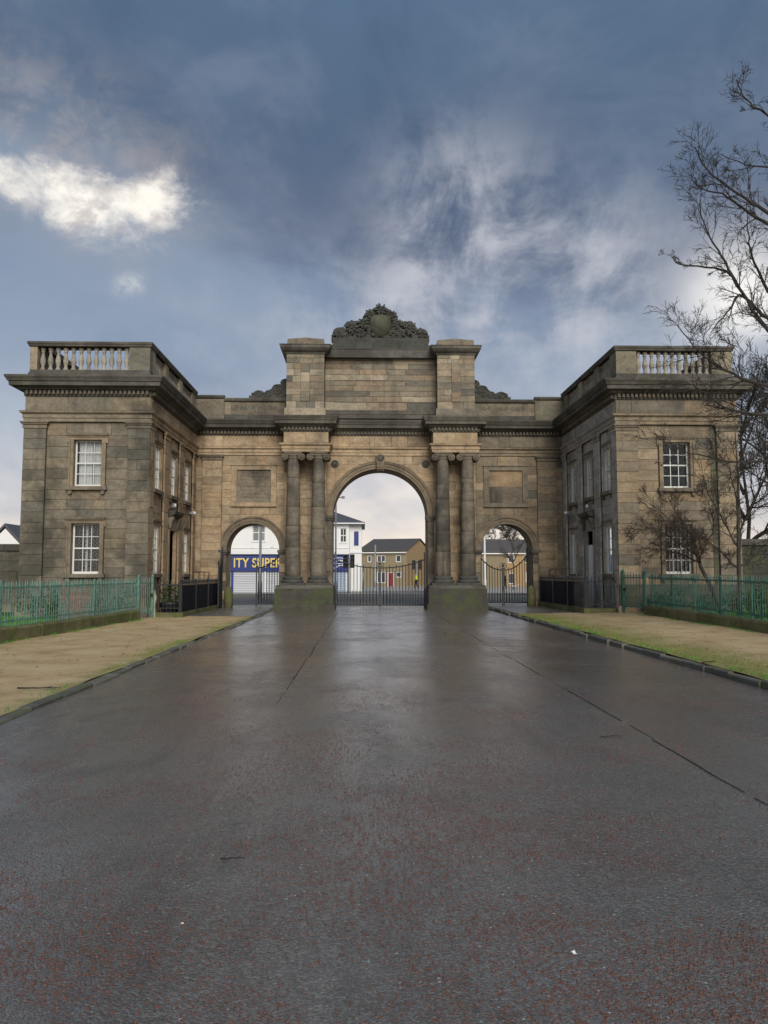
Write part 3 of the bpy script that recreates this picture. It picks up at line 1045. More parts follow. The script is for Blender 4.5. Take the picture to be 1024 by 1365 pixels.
def lodge(sx, label):
    rng = random.Random(40 + sx)
    frontm = 'stone_grey' if sx < 0 else 'stone_mid'
    sidem = 'stone_tan' if sx < 0 else 'stone_cool'
    trimm = 'stone_mid' if sx < 0 else 'stone_mid'
    g = thing('gate_lodge', label, 'lodge', (sx * 10.65, 33, 0), 'paired stone lodges of the park entrance')
    XI, XO, YF, YB = 8.4, 12.9, 28.1, 38.0
    TF, TS = front(YF), side(XI)
    wc = 10.63
    fw = [(wc - .5, wc + .5, 1.57, 3.36), (wc - .5, wc + .5, 4.68, 6.36)]
    sc_ = (29.4, 31.85, 34.3)
    sw = []
    for i, c in enumerate(sc_):
        sw.append((c - .42, c + .42, 4.68, 6.30))
        sw.append((c - .42, c + .42, 1.57, 3.36) if i != 1 else (c - .5, c + .5, .1, 3.3))
    mb = MB()
    for T, u0, u1, hs in ((TF, XI, XO, fw), (TS, YF, 36.0, sw)):
        w_ = MB(T)
        holed_wall(w_, u0, u1, -.3, 7.92, hs, .155, .6)
        k = len(mb.v)
        mb.v += w_.v
        mb.f += [tuple(i + k for i in f) for f in w_.f]
    mb.box(XO - .4, XO, YF + .2, YB, -.3, 8.0)
    mb.box(XI + .2, XO, YB - .4, YB + .001, -.3, 7.99)
    mb.box(XI + .16, XI + .56, 36.002, YB - .4, -.3, 8.01)
    mb.box(XI + .1, XO - .1, YF + .1, YB - .1, 8.45, 8.6)
    mb.build('wall', frontm, g, sx)
    MB().box(XI + .1, XO - .1, YF + .1, YB - .1, 8.601, 8.63).build('roof', 'slate', g, sx)
    MB().box(XI + .7, XO - .5, YF + 1.6, YF + 1.65, 0, 7.8).build('room_partition', 'dark_room', g, sx)
    MB().box(XI + .6, XO - .5, YF + .6, YB - .5, 3.9, 4.0).build('upper_storey', 'dark_room', g, sx)
    # ashlar, front
    brk = [1.30, 1.44, 1.57, 3.51, 3.36, 4.55, 4.68, 6.36, 6.51]
    zf = courses(.0, 7.0, .37, [1.44, 3.51, 4.55, 6.51])
    fh = [(wc - .66, wc + .66, 1.3, 3.51), (wc - .66, wc + .66, 4.55, 6.51)]
    ashlar(g, TF, XI + .8, XO - (1.0 if sx > 0 else .8), zf, .1, frontm, sx, rng, fh)
    if sx > 0:
        ashlar(g, TF, XO - 1.0, XO - .8, zf, .1, 'damp_shaded', sx, rng, name='damp_stone')
    if sx > 0:
        ashlar(g, TF, XI, XO, courses(.0, 1.2, .4), -.012, 'damp_shaded', sx, rng, name='shaded_base_stone')  # greenish foot courses, their colour darkened to carry the shade behind the railings
    zp = courses(.0, 6.76, .37)
    ashlar(g, TF, XI, XI + .8, zp, .0, frontm, sx, rng, L=(.5, .85))
    ashlar(g, TF, XO - .8, XO, zp, .0, frontm, sx, rng, L=(.5, .85))
    # ashlar, inner side
    pils = [(28.17, 28.72), (30.25, 30.95), (32.75, 33.4), (35.35, 35.9)]
    sh = [(c - .57, c + .57, 4.55, 6.45) for c in sc_] + [(c - .57, c + .57, 1.44, 3.51) for i, c in enumerate(sc_) if i != 1] + [(sc_[1] - .7, sc_[1] + .7, 0, 4.15)]
    zs_ = courses(.0, 7.0, .40, [1.44, 3.51, 4.15, 4.55, 6.45])
    for (a, b), (c, e) in zip(pils, pils[1:]):
        ashlar(g, TS, b, c, zs_, .1, sidem, sx, rng, sh, L=(.8, 1.3))
    zp2 = courses(.0, 6.76, .55)
    for a, b in pils:
        ashlar(g, TS, a, b, zp2, .0, sidem, sx, rng, L=(.9, 1.2))
        c_ = MB(TS)
        pilaster_cap(c_, a, b, 0)
        c_.build('pilaster_capital', sidem, g, sx)
    for a, b in ((XI, XI + .8), (XO - .8, XO)):
        c_ = MB(TF)
        pilaster_cap(c_, a, b, 0)
        c_.build('pilaster_capital', 'cap', g, sx)
    MB(TF).box(XI - .06, XO + .06, -.06, .0, -.2, .42).build('plinth', frontm, g, sx)
    # entablature
    path = [(XI + .04, 37), (XI + .04, 36.04), (XI + .04, YF + .04), (XO - .04, YF + .04), (XO - .04, YB)]
    vpath = [(2, 36.04)] + path[1:]      # the screen wall's line, for the mitre in the corner
    MB().sweep(vpath, ARCHI, 1, 2).build('architrave', sidem, g, sx)
    MB().sweep(vpath, ARCHI, 2, 4).build('architrave', frontm, g, sx)
    MB().sweep(vpath, [(0, 7.41), (.0, 7.91)], 1).build('frieze_core', 'cap', g, sx)
    ashlar(g, front(YF + .02), XI + .02, XO - .02, [7.41, 7.91], 0, frontm, sx, rng, L=(1.0, 1.9), name='frieze_stone')
    ashlar(g, side(XI + .02), YF + .1, 36.0, [7.41, 7.91], 0, sidem, sx, rng, L=(1.2, 2.2), name='frieze_stone')
    MB().sweep(vpath, CORN, 1).build('cornice', 'soot', g, sx)
    dm = MB()
    dentils(dm, XI + .04, 35.4, XI + .04, YF + .04, 7.98, 8.115, (.055, .165))
    dentils(dm, XI + .04, YF + .04, XO - .04, YF + .04, 7.98, 8.115, (.055, .165))
    dm.build('dentil_course', 'cap', g, sx, kind='stuff')
    # balustrade
    gm = 'attic'
    pz = [(0, 8.66), (0, 8.90), (-.42, 8.90), (-.42, 8.64)]
    bp = [(2, 36.08), (XI + .1, 36.08), (XI + .1, YF + .1), (XO - .1, YF + .1), (XO - .1, YB)]
    MB().sweep(bp, [(.04, 8.655), (.04, 8.80), (0, 8.82), (0, 8.91), (-.36, 8.91), (-.36, 8.655)], 1).build('balustrade_plinth', 'soot', g, sx)
    MB().sweep(bp, [(0, 9.75), (.05, 9.77), (.06, 9.82), (.09, 9.86), (.09, 9.93), (-.45, 9.95), (-.45, 9.75)], 1).build('coping', 'soot', g, sx)
    piers = []
    iy0, iy1 = YF + .1, 36.0
    MB().box(XI + .1, XI + .85, YF + .1, YF + .46, 8.911, 9.749).build('balustrade_pier', gm, g, sx)
    MB().box(XI + .1, XI + .46, YF + .462, YF + .85, 8.911, 9.749).build('balustrade_pier', gm, g, sx)
    MB().box(XO - .36, XO - .1, YF + .1, YF + .46, 8.911, 9.749).build('balustrade_pier', gm, g, sx)
    if sx > 0:
        MB().box(XO - .85, XO - .37, YF + .11, YF + .46, 8.911, 9.748).build('balustrade_pier', gm, g, sx)
    ys = [(YF + .85, 30.4), (30.95, 32.8), (33.4, 35.2)]
    for y in (30.4, 32.8, 35.2):
        MB().box(XI + .1, XI + .46, y, y + (.55 if y < 35 else .88), 8.911, 9.749).build('balustrade_pier', gm, g, sx)
    global bal_me
    sp = []
    fx0, fx1 = XI + .85, (XO - .36 if sx < 0 else XO - .85)
    n = 12 if sx < 0 else 11
    sp += [(fx0 + (fx1 - fx0) * (k + .5) / n, YF + .28) for k in range(n)]
    for a, b in ys:
        n = 8
        sp += [(XI + .28, a + (b - a) * (k + .5) / n) for k in range(n)]
    for x, y in sp:
        if bal_me is None:
            o = MB().lathe([(r_ * 1.3, z_) for r_, z_ in BAL], x, y, 10, 8.91).build('baluster', 'baluster', g, sx, smooth=True)
            bal_me = o.data
        else:
            place('baluster', bal_me, g, (x * sx, y, 8.91))
    # outer and rear parapets, solid
    MB().box(XO - .46, XO - .12, YF + .47, YB, 8.911, 9.749).build('parapet_wall', 'attic', g, sx)
    # windows
    ins = {(-1, 0): 'lattice', (-1, 1): 'net', (1, 0): 'bars', (1, 1): None}
    for i, (z0, z1) in enumerate(((1.57, 3.36), (4.68, 6.36))):
        surround(g, TF, wc, .5, z0, z1, trimm, sx, True, True, .1)
        sash(g, TF, wc, .5, z0, z1, sx, 'glass', ins[(sx, i)], rng, .28)
    for i, c in enumerate(sc_):
        surround(g, TS, c, .42, 4.68, 6.30, sidem, sx, True, True, .1)
        sash(g, TS, c, .42, 4.68, 6.30, sx, 'glass', 'blind' if i != 1 else 'net', rng, .11)
        if i != 1:
            surround(g, TS, c, .42, 1.57, 3.36, sidem, sx, True, True, .1)
            sash(g, TS, c, .42, 1.57, 3.36, sx, 'glass', 'blind', rng, .11)
    # door with a bracketed hood
    c = sc_[1]
    dd_ = .12 if sx > 0 else .34
    dr = MB(TS).box(c - .5, c + .5, dd_, dd_ + .06, .1, 2.75).build('door', 'white_paint' if sx > 0 else 'navy_board', g, sx)
    for a, b, zz, zt in ((-.4, -.05, .3, 1.2), (.05, .4, .3, 1.2), (-.4, -.05, 1.4, 2.6), (.05, .4, 1.4, 2.6)):
        MB(TS).box(c + a, c + b, dd_ - .015, dd_ + .005, zz, zt).build('door_panel', 'white_paint' if sx > 0 else 'navy_board', dr, sx)
    MB(TS).ball((c + .4, dd_ - .04, 1.25), .035).build('handle', 'lamp_grey', dr, sx, smooth=True)
    MB(TS).box(c - .5, c + .5, .35, .37, 2.80, 3.3).build('fanlight', 'grey_glass', g, sx)
    mb = MB(TS)
    for sg in (-1, 1):
        xa = c + sg * .5
        mb.box(min(xa, xa + sg * .2), max(xa, xa + sg * .2), .02, .34, 0.05, 3.5)
    mb.box(c - .7, c + .7, .03, .34, 3.301, 3.78)
    mb.build('door_surround', sidem, g, sx)
    MB(TS).sweep([(c - .72, .02), (c + .72, .02)][::1], [(0, 3.84), (.08, 3.85), (.2, 3.9), (.24, 3.97), (.26, 4.05), (0, 4.09)]).build('door_hood', 'soot', g, sx)
    for sg in (-1, 1):
        x = c + sg * .58
        MB(lambda u, d_, z: (XI + u, x + d_, z)).poly([(.03, 3.83), (-.16, 3.83), (-.15, 3.72), (-.08, 3.6), (-.05, 3.4), (.03, 3.35)], -.08, .08).build('hood_bracket', 'cap', g, sx)
    MB(TS).box(c - .7, c + .7, -.5, .3, -.1, .12).build('doorstep', 'flag', g, sx)
    return g


lodge(-1, 'stone lodge with net curtained upper window and lattice grille below, beside bright green railings')
lodge(1, 'stone lodge half hidden by bare branches, beside the mossy verge and leaning tree')

for sx, yy, zz, lb in ((-1, 35.05, 4.27, 'small white floodlight on the tan lodge wall near the shop sign arch'), (1, 34.9, 4.3, 'small white floodlight on the grey lodge wall near the brick houses arch')):
    q = thing('wall_light', lb, 'light', (sx * 8.4, yy, zz), 'white lights on the lodge walls')
    MB().box(8.33, 8.5, yy - .05, yy + .05, zz - .05, zz + .05).build('mounting_plate', 'lamp_grey', q, sx)
    MB().poly([(8.2, zz - .07), (8.32, zz - .03), (8.32, zz + .07), (8.21, zz + .05)], yy - .05, yy + .05).build('lamp_housing', 'white_lamp', q, sx)
for sx, yy, zz, lb in ((-1, 31.85, 4.32, 'white bulkhead lamp above the dark door hood of the tan lodge wall'), (1, 31.85, 4.32, 'white bulkhead lamp above the door hood of the grey lodge wall')):
    q = thing('wall_light', lb, 'light', (sx * 8.45, yy, zz), 'white lights on the lodge walls')
    MB().box(8.38, 8.5, yy - .08, yy + .08, zz - .08, zz + .09).build('mounting_plate', 'lamp_grey', q, sx)
    MB().ball((8.36, yy, zz), .075, (12, 8), (.7, 1, 1.1)).build('lamp_globe', 'white_lamp', q, sx, smooth=True)


# ================================================================== SCREEN WALLS with the footway arches
def wall_path(sx=1):
    return [(2.34, 36), (4.4, 36), (8.44, 36), (8.44, 30)]


def screen(sx, label):
    rng = random.Random(70 + sx)
    g = thing('screen_wall', label, 'wall', (sx * 6.4, 36.5, 0), 'walls with a footway arch each')
    T = front(36.0)
    sm = 'stone_tan' if sx < 0 else 'stone_mid'
    cu, r, cz = 5.80, 1.2, 2.66
    mb = MB(T)
    arch_wall(mb, 4.42, 8.5, -.3, 7.0, cu, r, cz, .035, 1.25)
    mb.build('wall', sm, g, sx)
    MB(T).box(4.42, 8.9, .06, 1.2, 7.0, 9.6).build('parapet_core', 'cap', g, sx)
    holes = [(4.77, 6.81, 4.67, 6.52)]
    zs_ = courses(.0, 7.0, .37, [2.66, 4.67, 6.52])
    ashlar(g, T, 4.42, 7.24, zs_, .0, sm, sx, rng, holes, (cu, cz, 1.52), L=(.7, 1.3))
    ashlar(g, T, 7.24, 8.13, courses(.0, 6.74, .37), -.12, sm, sx, rng, L=(.6, .95))
    MB(T).box(7.25, 8.12, -.06, .035, .0, 6.75).build('pilaster_core', 'cap', g, sx)
    ashlar(g, T, 8.13, 8.44, courses(.0, 7.0, .55), .0, sm, sx, rng)
    c_ = MB(T)
    pilaster_cap(c_, 7.24, 8.13, -.12)
    c_.build('pilaster_capital', 'cap', g, sx)
    # archivolt, jamb stones, impost
    a_ = MB(T)
    arch_ring(a_, cu, cz, [(r - .004, .30), (r - .004, -.02), (r + .12, -.02), (r + .12, -.045), (r + .25, -.045), (r + .26, -.09), (r + .33, -.10), (r + .34, .03)])
    a_.build('archivolt', 'arch_moulding', g, sx, smooth=False)
    for sg in (-1, 1):
        xa, xb = cu + sg * (r - .05), cu + sg * (r + .36)
        MB(T).box(min(xa, xb), max(xa, xb), -.08, .5, cz - .2, cz - .12).build('impost', 'soot', g, sx)
        MB(T).box(min(xa - sg * .03, xb), max(xa - sg * .03, xb), -.13, .5, cz - .119, cz - .005).build('impost', 'soot', g, sx)
        xa, xb = cu + sg * r, cu + sg * (r + .3)
        zz = courses(0, cz - .2, .42)
        for z0, z1 in zip(zz, zz[1:]):
            MB(T).stoneblock(min(xa, xb), max(xa, xb), z0 + .006, z1 - .006, -.03, .10).build('jamb_stone', sm if rng.random() < .5 else 'column', g, sx)
    # panel with carved, worn inscription
    mb = MB(T)
    for q in ((4.77, 6.81, 6.33, 6.52), (4.77, 6.81, 4.67, 4.82), (4.77, 5.01, 4.8201, 6.3299), (6.57, 6.81, 4.8201, 6.3299)):
        mb.box(q[0], q[1], -.06, .04, q[2], q[3])
    for q in ((4.74, 6.84, 6.52, 6.57), (4.74, 6.84, 4.63, 4.67)):
        mb.box(q[0], q[1], -.10, .04, q[2] + .0005, q[3] - .0005)
    mb.build('panel_frame', sm, g, sx)
    MB(T).box(5.01, 6.57, .022, .06, 4.82, 5.57).build('panel_slab', 'column' if sx > 0 else 'stone_mid', g, sx)
    MB(T).box(5.01, 6.57, .020, .06, 5.578, 6.33).build('panel_slab', 'column' if sx < 0 else 'stone_mid', g, sx)
    mb = MB(T)
    for row in range(8 if sx < 0 else 2):
        z = 6.2 - row * .165 if sx < 0 else 5.25 - row * .14
        u = 5.12 + rng.uniform(0, .2) if sx < 0 else 5.7
        while u < (6.42 if sx < 0 else 6.3):
            w = rng.uniform(.02, .07)
            if rng.random() < .75:
                h = rng.uniform(.03, .085)
                mb.poly([(u, z), (u + w * .4, z), (u + w * rng.uniform(.3, 1), z + h), (u + w * .2, z + h * .9)], -.014, .024)
            u += w + rng.uniform(.01, .05)
    mb.build('worn_carving', 'cap', g, sx)
    # entablature and parapet
    MB().sweep([(2.34, 36), (4.4, 36), (8.44, 36), (8.44, 30)], ARCHI, 1, 2).build('architrave', sm, g, sx)
    ashlar(g, T, 4.42, 8.43, [7.41, 7.91], -.02, sm, sx, rng, L=(1.2, 1.8), name='frieze_stone')
    MB().sweep([(2.34, 36), (4.4, 36), (8.44, 36), (8.44, 30)], CORN, 1, 2).build('cornice', 'soot', g, sx)
    dm = MB()
    dentils(dm, 4.5, 36, 8.3, 36, 7.98, 8.115, (.055, .165))
    dm.build('dentil_course', 'cap', g, sx, kind='stuff')
    ashlar(g, T, 4.4, 7.2, [8.66, 8.90], .03, 'soot', sx, rng, L=(1, 1.6), name='parapet_stone')
    ashlar(g, T, 4.4, 7.2, [8.90, 9.50], .06, 'attic', sx, rng, [(4.6, 6.9, 9.02, 9.5)], L=(1, 1.6), name='parapet_stone')
    ashlar(g, T, 7.2, 8.62, [8.66, 9.62], -.02, 'attic', sx, rng, L=(1.1, 1.4), name='parapet_stone')
    MB().sweep([(4.2, 36.02), (7.2, 36.02)], [(-.2, 9.50), (.0, 9.50), (.05, 9.53), (.08, 9.60), (.08, 9.66), (-.2, 9.70)]).build('coping', 'soot', g, sx)
    MB().sweep([(7.2, 35.98), (8.9, 35.98)], [(-.3, 9.62), (.0, 9.62), (.05, 9.65), (.09, 9.71), (.09, 9.78), (-.3, 9.82)]).build('coping', 'soot', g, sx)
    # carved scrolling frieze in the parapet panel
    mb = MB(T)
    MB(T).box(4.6, 6.9, .09, .13, 9.02, 9.499).build('carved_panel', 'attic', g, sx)
    for k in range(8):
        c = 4.85 + k * .26
        pts = []
        for q in range(15):
            a = q * .62 * (1 if k % 2 else -1) + k
            rr = .10 * (1 - q / 18)
            pts.append((c + rr * math.cos(a), .075, 9.24 + rr * math.sin(a)))
        mb.tube(pts, .022, 5)
        mb.ball((c + .13, .08, 9.20 + .05 * (-1) ** k), .045, (6, 5), (1, .6, 1), .25, rng)
        mb.ball((c + .10, .08, 9.32), .035, (6, 5), (1, .6, 1), .25, rng)
    mb.build('carved_scrollwork', 'crest', g, sx, smooth=True)
    # scroll console on the parapet, against the attic pier
    mb = MB(T)
    out = [(4.24, 9.70), (6.1, 9.70), (6.1, 9.84), (6.02, 9.80), (5.94, 9.92), (5.8, 10.04), (5.62, 10.08), (5.46, 10.02), (5.36, 9.96), (5.26, 10.0), (5.12, 10.12), (5.0, 10.2), (4.94, 10.34), (4.8, 10.36), (4.62, 10.38), (4.5, 10.6), (4.24, 10.68)]
    mb.poly(out, .15, .55)
    for (u, z, rr) in ((5.68, 9.86, .2), (4.78, 10.1, .26), (5.2, 9.92, .15), (4.42, 10.4, .22)):
        pts = [(u + rr * (1 - q / 22) * math.cos(q * .7), .14, z + rr * (1 - q / 22) * math.sin(q * .7)) for q in range(20)]
        mb.tube(pts, .035, 5)
        mb.ball((u, .14, z), .05, (7, 5))
    for _ in range(40):
        u = rng.uniform(4.3, 5.95)
        z = rng.uniform(9.76, 9.95 + max(0, (5.3 - u) * .5))
        mb.ball((u, .14, z), rng.uniform(.03, .07), (6, 4), (1, .7, 1), .3, rng)
    mb.build('scroll_console', 'crest', g, sx)
    return g


screen(-1, 'brown stone wall with legible carved tablet above the arch onto the blue shop sign')
screen(1, 'brown stone wall with blank worn tablet above the arch onto brick houses')

for sx, xx, lb in ((-1, 6.83, 'mossy green guard stone at the shop sign arch'), (1, 6.85, 'mossy guard stone at the brick houses arch')):
    mb = MB()
    mb.lathe([(.20, -.1), (.20, .5), (.19, .75), (.14, .95), (.06, 1.04)], xx, 35.75, 10)
    tag(mb.build('guard_stone', 'mosswall', None, sx, smooth=True), lb, 'guard stone', 'guard stones at the footway arches')


# ================================================================== CENTRAL ARCH
def central():
    rng = random.Random(99)
    g = thing('triumphal_arch', 'tall central stone archway with paired columns and carved shield on top', 'archway', (0, 36.5, 0))
    T = front(36.0)
    cu, r, cz = 0, 2.18, 4.22
    mb = MB(T)
    arch_wall(mb, -4.42, 4.42, -.3, 7.0, cu, r, cz, .035, 1.6, 40)
    mb.build('wall', 'stone_tan', g)
    MB(T).box(-4.2, 4.2, .06, 1.7, 7.0, 8.6).build('entablature_core', 'cap', g)
    MB(T).box(-4.24, 4.24, -.25, 1.8, 8.6, 11.5).build('attic_core', 'cap', g)
    zs_ = courses(0, 7.0, .42, [4.22])
    ashlar(g, T, -2.45, 2.45, zs_, 0, 'stone_tan', 1, rng, (), (cu, cz, 2.53), L=(.8, 1.4))
    for s_ in (-1, 1):
        ashlar(g, T, min(s_ * 2.46, s_ * 4.4), max(s_ * 2.46, s_ * 4.4), zs_, .0, 'stone_tan', 1, rng, L=(.6, 1.0))
    a_ = MB(T)
    arch_ring(a_, cu, cz, [(r - .004, .4), (r - .004, -.02), (r + .10, -.02), (r + .10, -.05), (r + .22, -.05), (r + .23, -.10), (r + .31, -.12), (r + .32, .03)], 56)
    a_.build('archivolt', 'arch_moulding', g)
    for sg in (-1, 1):
        xa, xb = sg * (r - .06), sg * (r + .33)
        MB(T).box(min(xa, xb), max(xa, xb), -.08, .6, cz - .22, cz - .13).build('impost', 'soot', g)
        MB(T).box(min(xa - sg * .03, xb), max(xa - sg * .03, xb), -.13, .6, cz - .129, cz - .005).build('impost', 'soot', g)
        xa, xb = sg * r, sg * (r + .28)
        zz = courses(.5, cz - .22, .55)
        for z0, z1 in zip(zz, zz[1:]):
            MB(T).stoneblock(min(xa, xb), max(xa, xb), z0 + .006, z1 - .006, -.03, .10).build('jamb_stone', 'column', g)
        # round boss in the spandrel
        mb = MB(T)
        prof = [(.18, .03), (.18, -.04), (.14, -.06), (.11, -.02), (.085, -.02), (.07, -.07), (.0, -.09)]
        n = 18
        vs = [(sg * 2.09 + rr * math.cos(2 * PI * k / n), dd, 6.62 + rr * math.sin(2 * PI * k / n)) for rr, dd in prof for k in range(n)]
        mb.add(vs, [(j * n + k, j * n + (k + 1) % n, (j + 1) * n + (k + 1) % n, (j + 1) * n + k) for j in range(len(prof) - 1) for k in range(n)])
        mb.build('roundel', 'soot', g)
    # keystone bracket with a mask
    mb = MB(T)
    mb.poly([(-.13, 6.36), (-.16, 6.36), (-.2, 6.99), (.2, 6.99), (.16, 6.36), (.13, 6.36)], -.24, .03)
    for u in (-.12, 0, .12):
        mb.box(u - .035, u + .035, -.28, -.241, 6.42, 6.72)
        mb.ball((u, -.15, 6.34), .06, (6, 5), (.8, 1, 1.2))
    key = mb.build('keystone', 'arch_moulding', g)
    mb = MB(T)
    mb.ball((0, -.27, 6.85), .13, (10, 8), (1.0, .6, 1.05), .08, rng)
    for a in range(7):
        mb.ball((.13 * math.cos(a * PI / 6), -.25, 6.87 + .12 * math.sin(a * PI / 6)), .05, (6, 5), (1, .8, 1), .2, rng)
    mb.build('carved_mask', 'soot', key)
    # paired columns
    for s_ in (-1, 1):
        xc = s_ * 3.345
        MB().box(xc - 1.28, xc + 1.28, 34.35, 36.3, -.2, .93).build('pedestal', 'moss', g)
        MB().box(xc - 1.34, xc + 1.34, 34.28, 36.3, -.2, .25).build('pedestal_step', 'moss', g)
        MB().sweep([(xc - 1.24, 36.2), (xc - 1.24, 34.42), (xc + 1.24, 34.42), (xc + 1.24, 36.2)], [(-.3, .93), (.0, .931), (.0, 1.06), (-.05, 1.08), (-.3, 1.08)]).build('pedestal_cap', 'soot', g)
        for q in (-1, 1):
            x, y = xc + q * .56, 35.12
            col = MB().box(x - .545, x + .545, y - .53, y + .5, 1.081, 1.18).build('column_base', 'crest', g)
            MB().lathe([(.48, 1.18), (.49, 1.22), (.48, 1.27), (.43, 1.29), (.40, 1.33), (.43, 1.36), (.44, 1.39), (.42, 1.43), (.37, 1.45), (.36, 1.48)], x, y, 28).build('base_moulding', 'crest', col, smooth=True)
            # shaft in drums
            zz = [1.48, 2.55 + rng.uniform(-.2, .2), 3.6 + rng.uniform(-.2, .2), 4.7 + rng.uniform(-.2, .2), 5.7 + rng.uniform(-.2, .2), 6.70]

            def rad(z):
                k = (z - 1.48) / 5.22
                return .345 - .085 * k ** 1.5
            for a, b in zip(zz, zz[1:]):
                n = 6
                pr = [(rad(a) - .006, a + .004)] + [(rad(a + (b - a) * k / n), a + .012 + (b - a - .024) * k / n) for k in range(n + 1)] + [(rad(b) - .006, b - .004)]
                MB().lathe(pr, x, y, 28).build('column_drum', 'column', g, smooth=True)
            # ionic capital
            cp = MB()
            cp.lathe([(.27, 6.69), (.30, 6.71), (.28, 6.73), (.27, 6.76), (.34, 6.82), (.36, 6.86), (.3, 6.88)], x, y, 24)
            cap = cp.build('capital', 'cap', g, smooth=True)
            MB().box(x - .40, x + .40, y - .38, y + .34, 6.93, 7.0).build('abacus', 'cap', cap)
            MB().box(x - .36, x + .36, y - .34, y + .30, 6.84, 6.931).build('capital_band', 'cap', cap)
            for v in (-1, 1):
                vm = MB()
                cx, cz_ = x + v * .37, 6.76
                vm.tube([(cx, y - .32, cz_), (cx, y - .1, cz_), (cx, y + .1, cz_), (cx, y + .3, cz_)], [.165, .13, .13, .165], 16)
                pts = [(cx - v * (.155 * (1 - k / 30)) * math.cos(k * .6 + 1.57) * -1, y - .335, cz_ + .155 * (1 - k / 30) * math.sin(k * .6 + 1.57)) for k in range(26)]
                vm.tube(pts, .02, 5)
                vm.ball((cx, y - .345, cz_), .04, (8, 6))
                vm.build('volute', 'cap', cap, smooth=True)
    # entablature
    p = [(-8.44, 36), (-4.35, 36), (-4.35, 34.9), (-2.34, 34.9), (-2.34, 36), (2.34, 36), (2.34, 34.9), (4.35, 34.9), (4.35, 36), (8.44, 36)]
    for s_ in (-1, 1):
        MB().box(s_ * 3.345 - .99, s_ * 3.345 + .99, 34.92, 36.3, 7.002, 8.6).build('entablature_block', 'stone_tan', g)
    MB().sweep(p, ARCHI, 1, 8, caps=True).build('architrave', 'stone_tan', g)
    ashlar(g, T, -2.3, 2.3, [7.41, 7.91], -.02, 'stone_tan', 1, rng, L=(.9, 1.2), name='frieze_stone')
    for s_ in (-1, 1):
        ashlar(g, front(34.9), s_ * 3.345 - 1, s_ * 3.345 + 1, [7.41, 7.91], .0, 'stone_tan', 1, rng, L=(.9, 1.1), name='frieze_stone')
    C2 = [(o_ * .8, z) for o_, z in CORN]
    MB().sweep(p, C2, 1, 8).build('cornice', 'soot', g)
    dm = MB()
    for a, b in zip(p[1:9], p[2:9]):
        dentils(dm, a[0], a[1], b[0], b[1], 7.98, 8.115, (.045, .135))
    dm.build('dentil_course', 'cap', g, kind='stuff')
    # attic: piers and the wall between
    for s_ in (-1, 1):
        xc = s_ * 3.4
        MB().box(xc - .83, xc + .83, 34.98, 36.0, 8.661, 11.5).build('attic_pier_core', 'cap', g)
        MB().box(xc - .92, xc + .92, 34.86, 36.0, 8.662, 8.98).build('attic_pier_base', 'attic', g)
        tp = front(34.93)
        ashlar(g, tp, xc - .85, xc + .85, courses(8.98, 11.5, .28, [9.3, 11.05]), 0, 'attic', 1, rng, [(xc - .2, xc + .2, 9.3, 11.05)], L=(.4, .7), name='attic_stone')
        ashlar(g, tp, xc - .2, xc + .2, courses(9.3, 11.05, .45), .03 - .07, 'attic', 1, rng, L=(.4, .5), name='attic_stone')
        ti = side(xc - s_ * .85)
    ashlar(g, front(35.7), -2.55, 2.55, courses(8.66, 9.05, .2), -.06, 'soot', 1, rng, L=(1.2, 1.9), name='attic_stone')
    ashlar(g, front(35.7), -2.55, 2.55, courses(9.05, 11.5, .27, [9.45, 10.45]), .0, 'attic', 1, rng, L=(.7, 1.9), name='attic_stone')
    MB(front(35.7)).box(-2.12, 2.12, -.018, .03, 10.43, 10.47).build('panel_moulding', 'cap', g)
    MB(front(35.7)).box(-2.12, 2.12, -.018, .03, 9.42, 9.46).build('panel_moulding', 'cap', g)
    q = [(-4.25, 37.5), (-4.25, 34.93), (-2.55, 34.93), (-2.55, 35.68), (2.55, 35.68), (2.55, 34.93), (4.25, 34.93), (4.25, 37.5)]
    MB().sweep(q, [(0, 11.45), (.04, 11.46), (.06, 11.52), (.16, 11.58), (.2, 11.62), (.27, 11.70), (.28, 11.80), (.31, 11.84), (.0, 11.88), (-.3, 11.88)]).build('attic_cornice', 'soot', g)
    MB().box(-4.1, 4.1, 35.4, 37.4, 11.45, 11.87).build('attic_top', 'soot', g)
    for s_ in (-1, 1):
        xc = s_ * 3.4
        mb = MB()
        a, b = xc - .84, xc + .84
        vs = [(a, 34.95, 11.88), (b, 34.95, 11.88), (b, 36.6, 11.88), (a, 36.6, 11.88), (a + .02, 34.97, 12.16), (b - .02, 34.97, 12.16), (b - .02, 36.6, 12.16), (a + .02, 36.6, 12.16), (xc, 35.0, 12.24), (xc, 36.6, 12.24)]
        mb.add(vs, [(0, 1, 5, 4), (1, 2, 6, 5), (2, 3, 7, 6), (3, 0, 4, 7), (4, 5, 8), (5, 6, 9, 8), (7, 4, 8, 9), (6, 7, 9)])
        mb.build('blocking_stone', 'cap', g)
    # ---- crest
    MB(front(35.75)).box(-2.5, 2.5, 0, 1.0, 11.88, 12.14).build('crest_base', 'crest', g)
    MB(front(35.72)).box(-2.22, 2.22, 0, .9, 11.882, 12.47).build('crest_block', 'crest', g)
    cb = MB(front(35.78))
    sil = [(-2.28, 12.40), (-2.28, 12.66), (-2.18, 12.66), (-2.05, 12.9), (-1.85, 12.98), (-1.62, 12.93), (-1.6, 13.15), (-1.45, 13.3), (-1.1, 13.3), (-.92, 13.26), (-.84, 13.36), (-.74, 13.48), (-.6, 13.66), (-.45, 13.86), (-.2, 14.0), (0, 14.02)]
    sil = sil + [(-a, b) for a, b in sil[-2::-1]]
    cb.poly(sil, .12, .6)
    body = cb.build('crest_body', 'crest', g)
    # carved foliage heaped over the body
    cv = MB(front(35.78))
